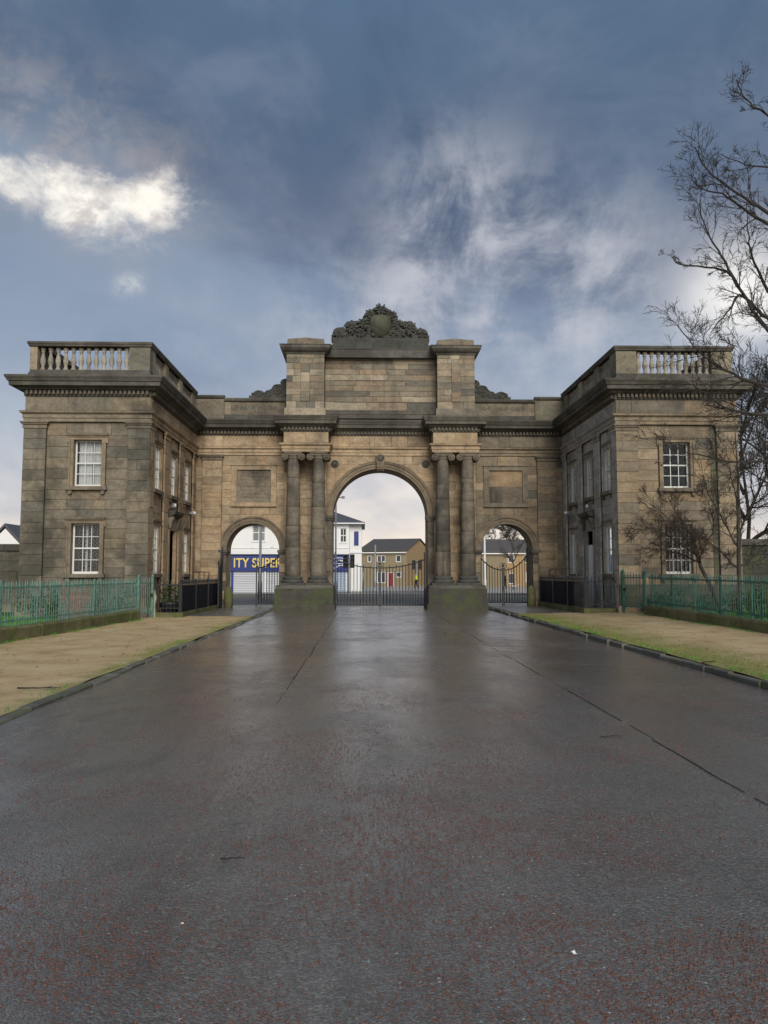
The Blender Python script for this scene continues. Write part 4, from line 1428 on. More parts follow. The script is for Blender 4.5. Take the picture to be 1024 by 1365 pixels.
    def top(u):
        u = -abs(u)
        for (a, b), (c, e) in zip(sil, sil[1:]):
            if a <= u <= c and c > a:
                return b + (e - b) * (u - a) / (c - a)
        return 12.6
    for _ in range(420):
        u = rng.uniform(-2.15, 2.15)
        z = rng.uniform(12.5, max(12.6, top(u) - .03))
        if (u / .55) ** 2 + ((z - 13.2) / .55) ** 2 < 1:
            continue
        cv.ball((u, rng.uniform(.06, .13), z), rng.uniform(.05, .12), (7, 5), (1, .8, 1), .35, rng)
    for cx, cz_, rr in ((-1.35, 12.95, .34), (1.35, 12.95, .34), (-.8, 13.15, .3), (.8, 13.15, .3), (-1.95, 12.66, .24), (1.95, 12.66, .24), (0, 13.82, .3), (-.5, 13.6, .25), (.5, 13.6, .25), (-.9, 12.7, .25), (.9, 12.7, .25)):
        for q in range(9):      # acanthus leaves fanning out of each boss
            a = q * 2 * PI / 9 + rng.uniform(-.2, .2)
            r_ = rr * rng.uniform(.85, 1.2)
            cv.tube([(cx + r_ * f_ * math.cos(a + .25 * f_), dd, cz_ + r_ * f_ * math.sin(a + .25 * f_)) for f_, dd in ((.15, .0), (.45, -.05), (.75, -.03), (1.0, .06))], [.02, .055, .05, .012], 5)
        cv.ball((cx, -.03, cz_), rr * .22, (8, 6))
    for k in range(52):      # ragged top edge
        u = -2.2 + 4.4 * k / 51
        cv.ball((u, rng.uniform(.15, .5), top(u) - .01), rng.uniform(.05, .105), (7, 5), (1, 1, 1), .35, rng)
    cv.build('carved_foliage', 'crest', body, kind='stuff')
    for s_ in (-1, 1):
        for (u, z, rr, th) in ((1.95, 12.68, .22, .05), (1.35, 12.95, .25, .05), (1.0, 12.72, .18, .045), (.72, 13.05, .2, .045), (.62, 13.45, .17, .04)):
            pts = [(s_ * (u + rr * (1 - k / 26) * math.cos(k * .62)), .03, z + rr * (1 - k / 26) * math.sin(k * .62)) for k in range(24)]
            MB(front(35.78)).tube(pts, th, 6).build('carved_scroll', 'crest', body, smooth=True)
    sh = MB(front(35.78))
    pts = [(-.46, 13.66), (-.30, 13.58), (0, 13.64), (.30, 13.58), (.46, 13.66), (.52, 13.3), (.46, 12.92), (.27, 12.62), (0, 12.5), (-.27, 12.62), (-.46, 12.92), (-.52, 13.3)]
    n = len(pts)
    vs = [(u, .14, z) for u, z in pts] + [(u * .92, -.04, 13.15 + (z - 13.15) * .92) for u, z in pts] + [(0, -.10, 13.15)]
    sh.add(vs, [(i, (i + 1) % n, n + (i + 1) % n, n + i) for i in range(n)] + [(n + i, n + (i + 1) % n, 2 * n) for i in range(n)])
    sh.build('shield', 'shield', body, smooth=True)
    return g


central()


# ================================================================== GATES
def gate_leaf(label, hinge, u_len, ang, ztop_hinge, ztop_free, nb, z0=.12, mid=.55, curl=True, stile=True, group=None, hpost=True):
    """iron gate leaf; hinge point, free end reached at angle ang in plan"""
    g = thing('iron_gate', label, 'gate', (hinge[0], hinge[1], 0), group)
    ca, sa = math.cos(ang), math.sin(ang)
    T = lambda u, d_, z: (hinge[0] + u * ca - d_ * sa, hinge[1] + u * sa + d_ * ca, z)

    def zt(u):
        k = u / u_len
        return ztop_free + (ztop_hinge - ztop_free) * (1 - k) ** 2.2
    MB(T).box(0, .05, -.025, .025, z0, ztop_hinge + .35).build('hinge_stile', 'black_iron', g)
    MB(T).box(u_len - .05, u_len, -.025, .025, z0 - .1, ztop_free + .12).build('closing_stile', 'black_iron', g)
    MB(T).tube([(u_len * k / 10, 0, zt(u_len * k / 10)) for k in range(11)], .028, 6).build('top_rail', 'black_iron', g)
    for z in (z0 + .03, mid):
        MB(T).box(.05, u_len - .05, -.018, .018, z - .022, z + .022).build('rail', 'black_iron', g)
    for k in range(1, nb + 1):
        u = u_len * k / (nb + 1)
        MB(T).tube([(u, 0, z0), (u, 0, zt(u) + (.10 if k % 2 else .0))], .017, 6).build('bar', 'black_iron', g)
    for k in range(nb * 2):      # short dog bars
        u = u_len * (k + .75) / (nb * 2 + 1)
        if k % 2 == 0:
            MB(T).tube([(u, 0, z0), (u, 0, mid + .1)], .012, 5).build('dog_bar', 'black_iron', g)
    if curl:
        pts = [(u_len - .02 - .16 * math.sin(k * .35) * (1 - k / 30), 0, ztop_free + .05 + .17 * (1 - math.cos(k * .35)) * (1 - k / 40)) for k in range(16)]
        MB(T).tube(pts, .013, 5).build('scroll', 'black_iron', g)
        MB(T).ball((u_len, 0, ztop_free + .2), .045, (8, 6)).build('finial', 'black_iron', g, smooth=True)
    return g


gg = 'black iron gates in the archway openings'
gate_leaf('main black iron gate leaf in front of the white shop corner', (-2.13, 37.2), 2.13, 0, 2.25, 1.85, 13, .10, .72, group=gg)
gate_leaf('main black iron gate leaf in front of the brick gable and yellow jacket', (2.13, 37.2), 2.12, PI, 2.25, 1.85, 13, .10, .72, group=gg)
gate_leaf('narrow closed gate leaf under the blue shop sign arch', (-4.66, 37.0), 1.12, PI, 2.45, 1.85, 8, .16, .62, group=gg)
gate_leaf('narrow gate leaf swung back against the shop sign arch jamb', (-7.14, 35.82), 1.12, R(-88), 2.45, 1.85, 8, .12, .62, group=gg)
gate_leaf('narrow gate leaf beside the column pedestal, before the white pole', (4.64, 37.0), 1.15, 0, 2.45, 1.75, 8, .2, .62, group=gg)
gate_leaf('narrow gate leaf beside the guard stone, before the orange house front', (6.95, 37.0), 1.14, PI, 2.45, 1.75, 8, .2, .62, group=gg)


# ================================================================== RAILINGS
def bar_mesh(h, gm):
    mb = MB()
    r_ = .011
    mb.lathe([(r_, 0), (r_, h - .16), (r_ * 1.7, h - .15), (r_ * 1.5, h - .12), (.002, h)], 0, 0, 6)
    me = bpy.data.meshes.new('railing_bar')
    me.from_pydata(mb.v, [], mb.f)
    me.materials.append(M[gm])
    return me


def green_fence(label, pts, zf, wall_h, lab_wall, seed):
    r_ = random.Random(seed)
    (x0, y0), (x1, y1) = pts
    L = math.hypot(x1 - x0, y1 - y0)
    ax, ay = (x1 - x0) / L, (y1 - y0) / L
    nx, ny = ay, -ax
    wall = thing('low_wall', lab_wall, 'wall', (x0, y0, zf(y0)), 'low stone walls under the green railings')
    f = thing('green_railing', label, 'railing', (x0, y0, zf(y0) + wall_h), 'green railings on low walls')
    T = lambda u, d_, z: (x0 + ax * u + nx * d_, y0 + ay * u + ny * d_, z)
    u = 0
    while u < L - .05:
        l = min(r_.uniform(.8, 1.3), L - u)
        z = zf(y0 + ay * (u + l / 2))
        w = .17
        mb = MB(T)
        j = r_.uniform(-.012, .012)
        h = wall_h + r_.uniform(-.012, .012)
        pr = [(-w + j, -.3), (-w + j, h - .05), (-w + .05 + j, h), (w - .05 + j, h), (w + j, h - .05), (w + j, -.3)]
        a, b = u + .006, u + l - .006
        mb.add([(a, p, z + q) for p, q in pr] + [(b, p, z + q) for p, q in pr], [(i, i + 1, i + 7, i + 6) for i in range(5)] + [(5, 4, 3, 2, 1, 0), (6, 7, 8, 9, 10, 11)])
        mb.build('wall_stone', 'mosswall', wall)
        u += l
    gm = 'green_rail' if x0 < 0 else 'green_rail_shaded'
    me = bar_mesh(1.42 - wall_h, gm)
    n = int(L / .13)
    for k in range(n):
        u = (k + .5) * L / n
        p = T(u, 0, zf(y0 + ay * u) + wall_h - .03)
        o = place('railing_bar', me, f, p)
        o.rotation_euler = (r_.uniform(-.012, .012), r_.uniform(-.012, .012), r_.uniform(0, 1))
        o.scale = (1, 1, r_.uniform(.985, 1.01))
    for hz in (.12, 1.42 - wall_h - .2):
        MB(T).add([(q, d_, zf(y0 + ay * q) + wall_h + hz + e) for q in (0, L) for d_, e in ((-.01, -.02), (.01, -.02), (.01, .02), (-.01, .02))],
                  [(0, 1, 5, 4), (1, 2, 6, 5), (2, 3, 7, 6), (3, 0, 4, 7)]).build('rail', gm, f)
    k = 0
    while k * 1.75 < L:
        q = min(k * 1.75 + .35, L - .03)
        z = zf(y0 + ay * q) + wall_h
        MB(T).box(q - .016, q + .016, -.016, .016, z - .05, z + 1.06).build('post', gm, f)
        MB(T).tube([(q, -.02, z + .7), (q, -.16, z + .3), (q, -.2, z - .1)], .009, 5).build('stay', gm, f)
        k += 1
    return f


green_fence('green spear topped railings along the lodge with curtained windows', [(-9.3, 12.5), (-8.40, 26.8)], lambda y: .035, .33, 'low mossy stone wall under railings by the sandy verge', 1)
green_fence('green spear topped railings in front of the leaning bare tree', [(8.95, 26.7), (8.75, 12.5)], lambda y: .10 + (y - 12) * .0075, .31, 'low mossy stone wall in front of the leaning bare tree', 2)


def green_gate(label, a, b, zb, seed):
    (x0, y0), (x1, y1) = a, b
    L = math.hypot(x1 - x0, y1 - y0)
    ax, ay = (x1 - x0) / L, (y1 - y0) / L
    g = thing('green_gate', label, 'gate', (x0, y0, zb), 'small green gates by the lodge corners')
    T = lambda u, d_, z: (x0 + ax * u + ay * d_, y0 + ay * u - ax * d_, z + zb)
    for u in (0, L):
        MB(T).box(u - .035, u + .035, -.035, .035, -.1, 1.42).build('post', 'green_rail' if x0 < 0 else 'green_rail_shaded', g)
        MB(T).ball((u, 0, 1.46), .05, (8, 6)).build('finial', 'green_rail' if x0 < 0 else 'green_rail_shaded', g, smooth=True)
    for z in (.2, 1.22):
        MB(T).box(.036, L - .036, -.015, .015, z - .02, z + .02).build('rail', 'green_rail' if x0 < 0 else 'green_rail_shaded', g)
    n = max(3, int(L / .14))
    for k in range(n):
        u = L * (k + .7) / (n + .4)
        MB(T).lathe([(.011, .15), (.011, 1.28), (.018, 1.3), (.002, 1.44)], u, 0, 6).build('railing_bar', 'green_rail' if x0 < 0 else 'green_rail_shaded', g)
    MB(T).box(L - .12, L - .04, -.03, .03, .75, .85).build('latch', 'black_iron', g)


green_gate('small green gate beside the black railings and the potted plant', (-8.38, 27.0), (-8.2, 28.1), .03, 1)
green_gate('small green gate by the lodge beneath bare branches', (8.92, 27.0), (8.5, 28.0), .22, 2)


def black_rail(label, sx, zb, seed):
    r_ = random.Random(seed)
    g = thing('black_railing', label, 'railing', (sx * 7.8, 32, zb), 'black boarded railings at the lodge doors')
    X0, Y0 = 7.3, 28.45
    TS = lambda u, d_, z: (X0 + d_, u, z + zb)
    TF = lambda u, d_, z: (u, Y0 + d_, z + zb)
    # low stone kerb
    for T, a, b in ((TS, Y0 - .1, 35.85), (TF, X0 + .12, 8.42)):
        u = a
        while u < b - .1:
            l = min(r_.uniform(.8, 1.2), b - u)
            MB(T).box(u + .005, u + l - .005, -.12, .12, -.25, .17).build('kerb_stone', 'mosswall', g, sx)
            u += l
    # boards on the side towards the road
    u = Y0 + (.05 if sx < 0 else 1.7)
    n = 0
    while u < 35.6:
        l = min(1.15, 35.7 - u)
        MB(TS).box(u + .008, u + l - .008, -.03 - .006 * (n % 2), .0, .18, 1.12).build('board', 'navy_board', g, sx)
        u += l
        n += 1
    if sx < 0:
        for a, b in ((7.32, 7.85), (7.86, 8.38)):
            pass
    for T, a, b in ((TS, Y0, 35.8), (TF, X0, 8.4)):
        k = int((b - a) / .13)
        for q in range(k):
            u = a + (q + .5) * (b - a) / k
            MB(T).lathe([(.011, .15), (.011, 1.22), (.018, 1.24), (.002, 1.36)], u, .03, 5).build('railing_bar', 'black_iron', g, sx)
        MB(T).box(a, b, .02, .04, .3, .34).build('rail', 'black_iron', g, sx)
        MB(T).box(a, b, -.03, .05, 1.13, 1.17).build('top_rail', 'timber' if T is TS else 'black_iron', g, sx)
    for u in (Y0, 30.9, 33.3, 35.75):
        MB(TS).box(u - .05, u + .05, -.06, .03, -.05, 1.22).build('post', 'black_iron', g, sx)
        MB(TS).lathe([(.05, 1.22), (.05, 1.25), (.025, 1.27), (.035, 1.31), (.008, 1.36)], u, -.02, 8).build('post_finial', 'black_iron', g, sx)
    return g


black_rail('black boarded railing beside the potted plant at the shop sign arch', -1, .03, 5)
black_rail('black boarded railing beside the mossy verge at the brick houses arch', 1, .16, 6)

# handrails up to the lodge doors, behind the black railings
for sx, zb, lb in ((-1, .03, 'thin iron handrail behind the black boards at the tan lodge wall'), (1, .16, 'thin iron handrail behind the black boards at the grey lodge wall')):
    g = thing('handrail', lb, 'handrail', (sx * 7.7, 33, zb), 'iron handrails at the lodge doors')
    MB().tube([(7.7, 32.3, 1.62 + zb), (7.7, 35.7, 1.62 + zb)], .02, 6).build('rail', 'black_iron', g, sx)
    for y in (32.35, 33.5, 34.6, 35.65):
        MB().tube([(7.7, y, zb), (7.7, y, 1.62 + zb)], .016, 6).build('baluster_bar', 'black_iron', g, sx)

# planter with evergreen shrub in the corner behind the railing
pt = thing('potted_plant', 'leafy green plant in a black tub behind black railings', 'plant', (-7.75, 28.9, .05))
MB().lathe([(.30, 0), (.38, .42), (.40, .44), (.40, .5), (.35, .5), (.34, .42)], -7.75, 28.9, 16, .05).build('tub', 'planter', pt, smooth=True)
r_ = random.Random(3)


def leafball(mb, c, r, n, ls, r_, sc=(1, 1, 1)):
    for _ in range(n):
        v = Vector((r_.gauss(0, 1), r_.gauss(0, 1), r_.gauss(0, 1))).normalized() * r * r_.uniform(.35, 1) ** .6
        p = Vector(c) + Vector((v.x * sc[0], v.y * sc[1], v.z * sc[2]))
        a = Vector((r_.uniform(-1, 1), r_.uniform(-1, 1), r_.uniform(-.6, .8))).normalized() * ls * r_.uniform(.6, 1.2)
        b = a.cross(Vector((r_.uniform(-1, 1), r_.uniform(-1, 1), 1))).normalized() * ls * .35
        mb.add([tuple(p), tuple(p + a * .5 + b), tuple(p + a), tuple(p + a * .5 - b)], [(0, 1, 2, 3)])


mb = MB()
leafball(mb, (-7.75, 28.9, .82), .42, 420, .10, r_)
mb.build('foliage', 'leaf_green', pt)
pt2 = thing('shrub', 'ivy covered evergreen shrub behind green railings under bare trees', 'shrub', (10.9, 22.6, .2))
mb = MB()
for _ in range(9):
    leafball(mb, (10.9 + r_.uniform(-.6, .9), 22.6 + r_.uniform(-.5, .5), .75 + r_.uniform(-.2, .35)), .38, 260, .08, r_)
mb.build('foliage', 'leaf_green', pt2)
mb = MB()
for k in range(6):
    mb.tube([(10.9 + (k - 3) * .12, 22.6, .15), (10.9 + (k - 3) * .25, 22.6 + r_.uniform(-.2, .2), .9)], [.02, .008], 5)
mb.build('stem', 'bark', pt2)
pt3 = thing('shrub', 'low dark evergreen shrub behind railings against the lodge wall', 'shrub', (-10.6, 26.5, .05))
mb = MB()
for _ in range(12):
    leafball(mb, (-10.4 + r_.uniform(-1.6, 1.7), 26.6 + r_.uniform(-.5, .4), .45 + r_.uniform(-.2, .3)), .4, 200, .08, r_)
mb.build('foliage', 'leaf_green', pt3)
mb = MB()
for k in range(8):
    mb.tube([(-10.4 + (k - 4) * .3, 26.6, .02), (-10.4 + (k - 4) * .4, 26.6 + r_.uniform(-.2, .2), .6)], [.02, .008], 5)
mb.build('stem', 'bark', pt3)

pt4 = thing('shrub', 'row of low mossy green plants behind railings at the foot of the lodge wall', 'shrub', (10.6, 27.2, .2))
mb = MB()
for _ in range(26):
    leafball(mb, (r_.uniform(9.0, 13.0), 27.3 + r_.uniform(-.5, .4), .45 + r_.uniform(-.2, .35)), .36, 150, .08, r_)
mb.build('foliage', 'leaf_green', pt4)
mb = MB()
for k in range(12):
    mb.tube([(9.2 + k * .32, 27.3, .18), (9.2 + k * .32 + r_.uniform(-.1, .1), 27.3, .7)], [.02, .008], 5)
mb.build('stem', 'bark', pt4)

# slatted brown panel leaning behind the left railings
pn = thing('slatted_panel', 'brown slatted board panel standing behind green railings', 'panel', (-9.5, 24.5, .05))
for k in range(8):
    z0 = .08 + k * .12
    MB().box(-10.1, -9.0, 24.5 + .02 * (k % 2), 24.53 + .02 * (k % 2), z0, z0 + .105).build('slat', 'brown_board', pn)
for x in (-10.0, -9.15):
    MB().box(x, x + .07, 24.56, 24.62, .04, 1.08).build('upright', 'brown_board', pn)

# leaning cream stone at the railing end
mb = MB()
mb.poly([(-8.36, .0), (-8.12, .0), (-8.15, .45), (-8.10, .72), (-8.18, 1.0), (-8.28, .95), (-8.26, .6), (-8.34, .3)], 28.25, 28.40)
tag(mb.build('gate_stop', flat('pale_worn_stone', (.36, .32, .25), .8), None), 'pale curved worn stone between the green gate and black railings', 'stone')

# ================================================================== BOUNDARY WALLS
def bwall(label, x0, x1, Y, h, sx, mat):
    r_ = random.Random(int(x0 * 10))
    g = thing('boundary_wall', label, 'wall', ((x0 + x1) / 2 * sx, Y, 0), 'boundary walls beyond the lodges')
    T = front(Y)
    MB(T).box(x0, x1, .03, .4, -.2, h - .25).build('wall_core', 'cap', g, sx)
    ashlar(g, T, x0, x1, courses(0, h - .25, .42), 0, mat, sx, r_, L=(.7, 1.3))
    u = x0
    while u < x1 - .1:
        l = min(1.1, x1 - u)
        MB(T).box(u + .005, u + l - .005, -.09, .5, h - .249, h).build('coping_stone', 'soot', g, sx)
        u += l


bwall('dark coped stone wall beyond the lattice window lodge', 12.93, 19, 32, 2.75, -1, 'stone_grey')
bwall('dark coped mossy wall behind the bare trees', 12.93, 20, 32, 3.0, 1, 'moss')


# ================================================================== TREES
def grow(mb, p, d_, L, r, lev, rng, up=.12, wig=.17, dens=1.0, rmin=.0045):
    n = 6 if lev > 1 else 5 if lev == 1 else 4
    pts, rad = [Vector(p)], [r]
    dd = Vector(d_).normalized()
    for k in range(n):
        dd = (dd + Vector((rng.gauss(0, wig), rng.gauss(0, wig), rng.gauss(0, wig) + up)) * .5).normalized()
        pts.append(pts[-1] + dd * L / n)
        rad.append(max(rmin * (1 - .35 * (k + 1) / n), r * (1 - .75 * (k + 1) / n)))
    mb.tube(pts, rad, 6 if lev > 2 else 4 if lev > 0 else 3, False)
    if lev == 0:
        return
    nb = int(rng.uniform(4, 7) * dens) if lev > 1 else int(rng.uniform(3.5, 6.5) * dens)
    for _ in range(nb):
        k = rng.uniform(.22, 1.0)
        i = min(n - 1, int(k * n))
        q = pts[i].lerp(pts[i + 1], k * n - i)
        ax = (pts[i + 1] - pts[i]).normalized()
        per = ax.cross(Vector((rng.gauss(0, 1), rng.gauss(0, 1), rng.gauss(0, 1)))).normalized()
        a = rng.uniform(.45, 1.0)
        nd = ax * math.cos(a) + per * math.sin(a)
        grow(mb, q, nd, L * rng.uniform(.46, .78) * (1 - .35 * k), max(.004, r * (1 - .7 * k) * .6), lev - 1, rng, up, wig, dens, rmin)


def limb(mb, pts, r0, r1, rng, lev=2, dens=1.0, up=.05, lf=.5, jit=.03, start=0, rmin=.0045):
    """hand-placed main limb through given points, with side twigs grown along it"""
    P = [Vector(p) for p in pts]
    # smooth curve through the given points
    Q = []
    for i in range(len(P) - 1):
        p0, p1, p2, p3 = P[max(i - 1, 0)], P[i], P[i + 1], P[min(i + 2, len(P) - 1)]
        for k in range(3):
            u = k / 3
            q = .5 * (2 * p1 + (p2 - p0) * u + (2 * p0 - 5 * p1 + 4 * p2 - p3) * u * u + (3 * p1 - p0 - 3 * p2 + p3) * u ** 3)
            Q.append(q + Vector((rng.gauss(0, jit), rng.gauss(0, jit), rng.gauss(0, jit))) * .4)
    Q.append(P[-1])
    n = len(Q)
    rad = [r0 + (r1 - r0) * (k / (n - 1)) ** .8 for k in range(n)]
    mb.tube(Q, rad, 6, False)
    tot = sum((b - a).length for a, b in zip(Q, Q[1:]))
    for i in range(start, n - 1):
        for _ in range(max(1, int(dens * 2 + rng.random()))):
            q = Q[i].lerp(Q[i + 1], rng.random())
            ax = (Q[i + 1] - Q[i]).normalized()
            per = ax.cross(Vector((rng.gauss(0, 1), rng.gauss(0, 1), rng.gauss(0, 1)))).normalized()
            a = rng.uniform(.4, 1.0)
            grow(mb, q, ax * math.cos(a) + per * math.sin(a), tot * lf * rng.uniform(.25, .6), max(.004, rad[i] * .45), lev, rng, up, rmin=rmin)


# big overhanging tree, its trunk beyond the right edge of the view
rt = random.Random(12)
tr = thing('bare_tree', 'tall leafless tree reaching in over the lodge roof from beside it', 'tree', (10.6, 16.8, .2), 'bare winter trees by the lodge')
mb = MB()
mb.tube([(10.6, 16.8, .0), (10.5, 16.8, 2), (10.55, 16.85, 4), (10.4, 16.9, 6.5), (10.3, 16.8, 8.5), (10.4, 16.8, 10.5), (10.2, 16.7, 12.5)], [.30, .25, .23, .19, .15, .10, .04], 12)
mb.build('trunk', 'bark', tr, smooth=True)
LIMBS = {
    'a': [(10.3, 16.8, 8.2), (9.2, 16.6, 8.8), (8.10, 16.5, 9.47), (7.76, 16.5, 9.70), (7.26, 16.5, 10.02), (6.85, 16.5, 10.37), (6.66, 16.5, 10.61), (6.52, 16.5, 10.97)],
    'b': [(10.3, 16.8, 8.6), (9.3, 17, 9.0), (8.36, 17.0, 9.46), (8.04, 17.0, 9.63), (7.72, 17.0, 9.87), (7.34, 17.0, 10.15), (6.90, 17.0, 10.23), (6.63, 17.0, 10.51)],
    'c': [(10.4, 16.9, 6.3), (9.3, 17.3, 7.0), (8.57, 17.5, 8.10), (8.34, 17.5, 8.59), (8.18, 17.5, 9.06), (8.16, 17.5, 9.52), (8.13, 17.5, 10.01)],
    'd': [(10.4, 16.9, 5.9), (9.2, 17, 6.3), (8.27, 17.0, 7.00), (7.82, 17.0, 7.68), (7.51, 17.0, 8.20), (7.29, 17.0, 8.68), (7.03, 17.0, 9.11), (6.84, 17.0, 9.65), (6.84, 17.0, 10.02)],
    'e': [(7.6, 17.0, 8.0), (7.43, 17.0, 8.32), (6.92, 17.0, 8.43), (6.33, 17.0, 8.50), (6.13, 17.0, 8.67)],
    'f': [(10.35, 16.8, 10), (9.0, 16.3, 10.6), (7.92, 16.0, 11.41), (7.61, 16.0, 11.58), (7.39, 16.0, 11.84), (7.26, 16.0, 12.20)],
    'g': [(10.3, 16.8, 9.4), (9.2, 16.6, 10.2), (8.14, 16.5, 10.51), (7.68, 16.5, 10.55), (7.10, 16.5, 10.79)],
    'h': [(10.4, 16.9, 6.0), (9.4, 17.3, 6.7), (8.54, 17.5, 7.44), (8.24, 17.5, 7.69), (7.90, 17.5, 8.00), (7.68, 17.5, 7.68), (7.39, 17.5, 7.34), (7.20, 17.5, 7.10)],
    'j': [(10.55, 16.85, 4.6), (9.4, 17, 5.4), (8.22, 17.0, 5.72), (7.70, 17.0, 5.87), (7.30, 17.0, 6.07), (6.89, 17.0, 6.31), (6.58, 17.0, 6.63), (6.21, 17.0, 7.1)],
    'k': [(10.55, 16.85, 4.2), (9.0, 16.3, 4.8), (7.66, 16.0, 4.86), (7.10, 16.0, 4.92), (6.74, 16.0, 5.04), (6.28, 16.0, 5.39), (5.93, 16.0, 5.58)],
    'l': [(10.5, 16.8, 3.3), (9.2, 16.6, 3.9), (7.89, 16.5, 3.97), (7.22, 16.5, 3.94), (6.82, 16.5, 4.01), (6.18, 16.5, 4.16), (5.7, 16.5, 4.27)],
    'm': [(10.5, 16.8, 6.8), (9.4, 16.4, 6.4), (8.5, 16.2, 6.6), (7.9, 16.2, 6.7), (7.4, 16.2, 7.2)],
}
mb = MB()
for k, pts in LIMBS.items():
    limb(mb, pts, .055 if k in 'abcd' else .065 if k in 'jkh' else .038, .008, rt, 2, 0.85 if k in 'jkl' else .55, .03, .30, .025, 2)
mb.build('branches', 'bark', tr)

# small leaning tree
ta = thing('bare_tree', 'small leaning tree with a low spreading crown behind green railings', 'tree', (10.25, 24, .2), 'bare winter trees by the lodge')
mb = MB()
mb.tube([(10.32, 24, .05), (10.12, 24, .6), (9.9, 24, 1.15), (9.62, 24.02, 1.75), (9.52, 24.0, 2.05)], [.085, .07, .062, .055, .05], 8)
mb.build('trunk', 'bark', ta, smooth=True)
mb = MB()
for pts, r0 in (([(9.55, 24, 1.95), (9.3, 23.9, 2.35), (8.9, 23.8, 2.9), (8.4, 23.8, 3.4), (7.95, 23.7, 3.72)], .036),
                ([(9.58, 24, 1.9), (9.2, 24.1, 2.1), (8.7, 24.2, 2.3), (8.2, 24.2, 2.3), (7.9, 24.2, 2.1)], .03),
                ([(9.52, 24, 2.0), (9.5, 24.2, 2.5), (9.3, 24.2, 3.0), (9.0, 24.3, 3.5), (8.75, 24.3, 3.95)], .034),
                ([(9.52, 24, 2.0), (9.75, 23.8, 2.5), (9.9, 23.7, 3.0), (9.8, 23.7, 3.6), (9.6, 23.6, 4.0)], .03),
                ([(9.4, 24, 2.2), (9.0, 24.4, 2.6), (8.6, 24.6, 2.9), (8.1, 24.6, 3.0), (7.8, 24.7, 2.8)], .026),
                ([(9.6, 24, 1.9), (9.3, 23.5, 2.2), (8.9, 23.3, 2.6), (8.5, 23.1, 2.8), (8.0, 23.1, 3.0)], .026)):
    limb(mb, pts, r0 * 1.15, .007, rt, 2, 1.25, .04, .5, .03, 1, .0052)
mb.build('branches', 'bark_brown', ta)

tb = thing('bare_tree', 'upright young tree forking low in front of the dark boundary wall', 'tree', (11.0, 24.5, .2), 'bare winter trees by the lodge')
mb = MB()
mb.tube([(10.98, 24.5, .05), (11.0, 24.5, .9), (11.02, 24.5, 1.8), (11.05, 24.5, 3.2), (11.1, 24.5, 4.6), (11.05, 24.5, 6.2)], [.085, .075, .066, .05, .035, .012], 8)
mb.build('trunk', 'bark', tb, smooth=True)
mb = MB()
for pts, r0 in (([(11.02, 24.5, 1.75), (10.7, 24.4, 1.95), (10.4, 24.3, 2.25), (9.9, 24.2, 2.6), (9.5, 24.2, 2.9)], .035),
                ([(11.02, 24.5, 1.8), (11.35, 24.5, 1.95), (11.65, 24.4, 2.3), (11.95, 24.3, 2.7), (12.3, 24.2, 3.4)], .035),
                ([(11.02, 24.5, 2.4), (10.75, 24.6, 3.0), (10.45, 24.6, 3.6), (10.15, 24.7, 4.3), (10.0, 24.7, 5.2)], .03),
                ([(11.04, 24.5, 2.8), (11.3, 24.4, 3.4), (11.6, 24.3, 4.1), (11.8, 24.3, 4.9), (11.9, 24.3, 5.7)], .03),
                ([(11.05, 24.5, 3.4), (10.9, 24.3, 4.1), (10.7, 24.2, 4.8), (10.6, 24.2, 5.6)], .024),
                ([(11.05, 24.5, 2.1), (11.3, 24.9, 2.6), (11.5, 25.2, 3.2), (11.6, 25.5, 4.0)], .026)):
    limb(mb, pts, r0 * 1.1, .007, rt, 2, 1.0, .10, .5, .03, 1, .0052)
mb.build('branches', 'bark', tb)


def forest_tree(label, x, y, h, seed, group, mat='bark', lev=4, dens=1.0, r0=None, rmin=.012):
    r_ = random.Random(seed)
    g = thing('bare_tree', label, 'tree', (x, y, 0), group)
    r0 = r0 or h * .012
    mb = MB()
    pts = [(x + r_.gauss(0, .03) * k, y + r_.gauss(0, .03) * k, h * .8 * k / 6 - .2) for k in range(7)]
    mb.tube(pts, [r0 * (1 - .13 * k) for k in range(7)], 7)
    mb.build('trunk', mat, g, smooth=True)
    mb = MB()
    for k in range(11):
        q = r_.uniform(.25, .8) if k > 3 else .8
        a = k * 2.4 + r_.uniform(-.4, .4)
        e = r_.uniform(.5, 1.2)
        z = h * .8 * q / .8 * .98
        grow(mb, (x, y, z * .95), (math.cos(a) * math.cos(e), math.sin(a) * math.cos(e), math.sin(e)), h * r_.uniform(.25, .42) * (1.2 - q * .5), r0 * (1 - .85 * q) + .012, lev - 1, r_, .12, .17, dens, rmin)
    mb.build('branches', mat, g)


forest_tree('dense leafless tree beyond the lodge and dark boundary wall', 16.2, 34.5, 10.5, 4, 'bare trees beyond the right boundary wall', dens=1.35)
forest_tree('slender leafless tree just past the lodge back corner', 14.6, 39.5, 11.0, 6, 'bare trees beyond the right boundary wall', dens=1.35)
forest_tree('twiggy leafless tree furthest right beyond the dark boundary wall', 18.5, 36, 11, 14, 'bare trees beyond the right boundary wall', dens=1.35)
forest_tree('bare leafless street tree rising behind the brick house roofs', 21, 150, 12.5, 7, 'bare trees behind the brick houses', dens=1.3, r0=.25, rmin=.03)
forest_tree('spreading leafless tree in front of the orange brick house', 15.2, 84, 7.2, 9, 'bare trees behind the brick houses', lev=3, dens=1.0, r0=.085, rmin=.014)
forest_tree('second leafless tree far behind the brick house roofs', 26.5, 150, 11.5, 10, 'bare trees behind the brick houses', dens=1.3, r0=.25, rmin=.03)


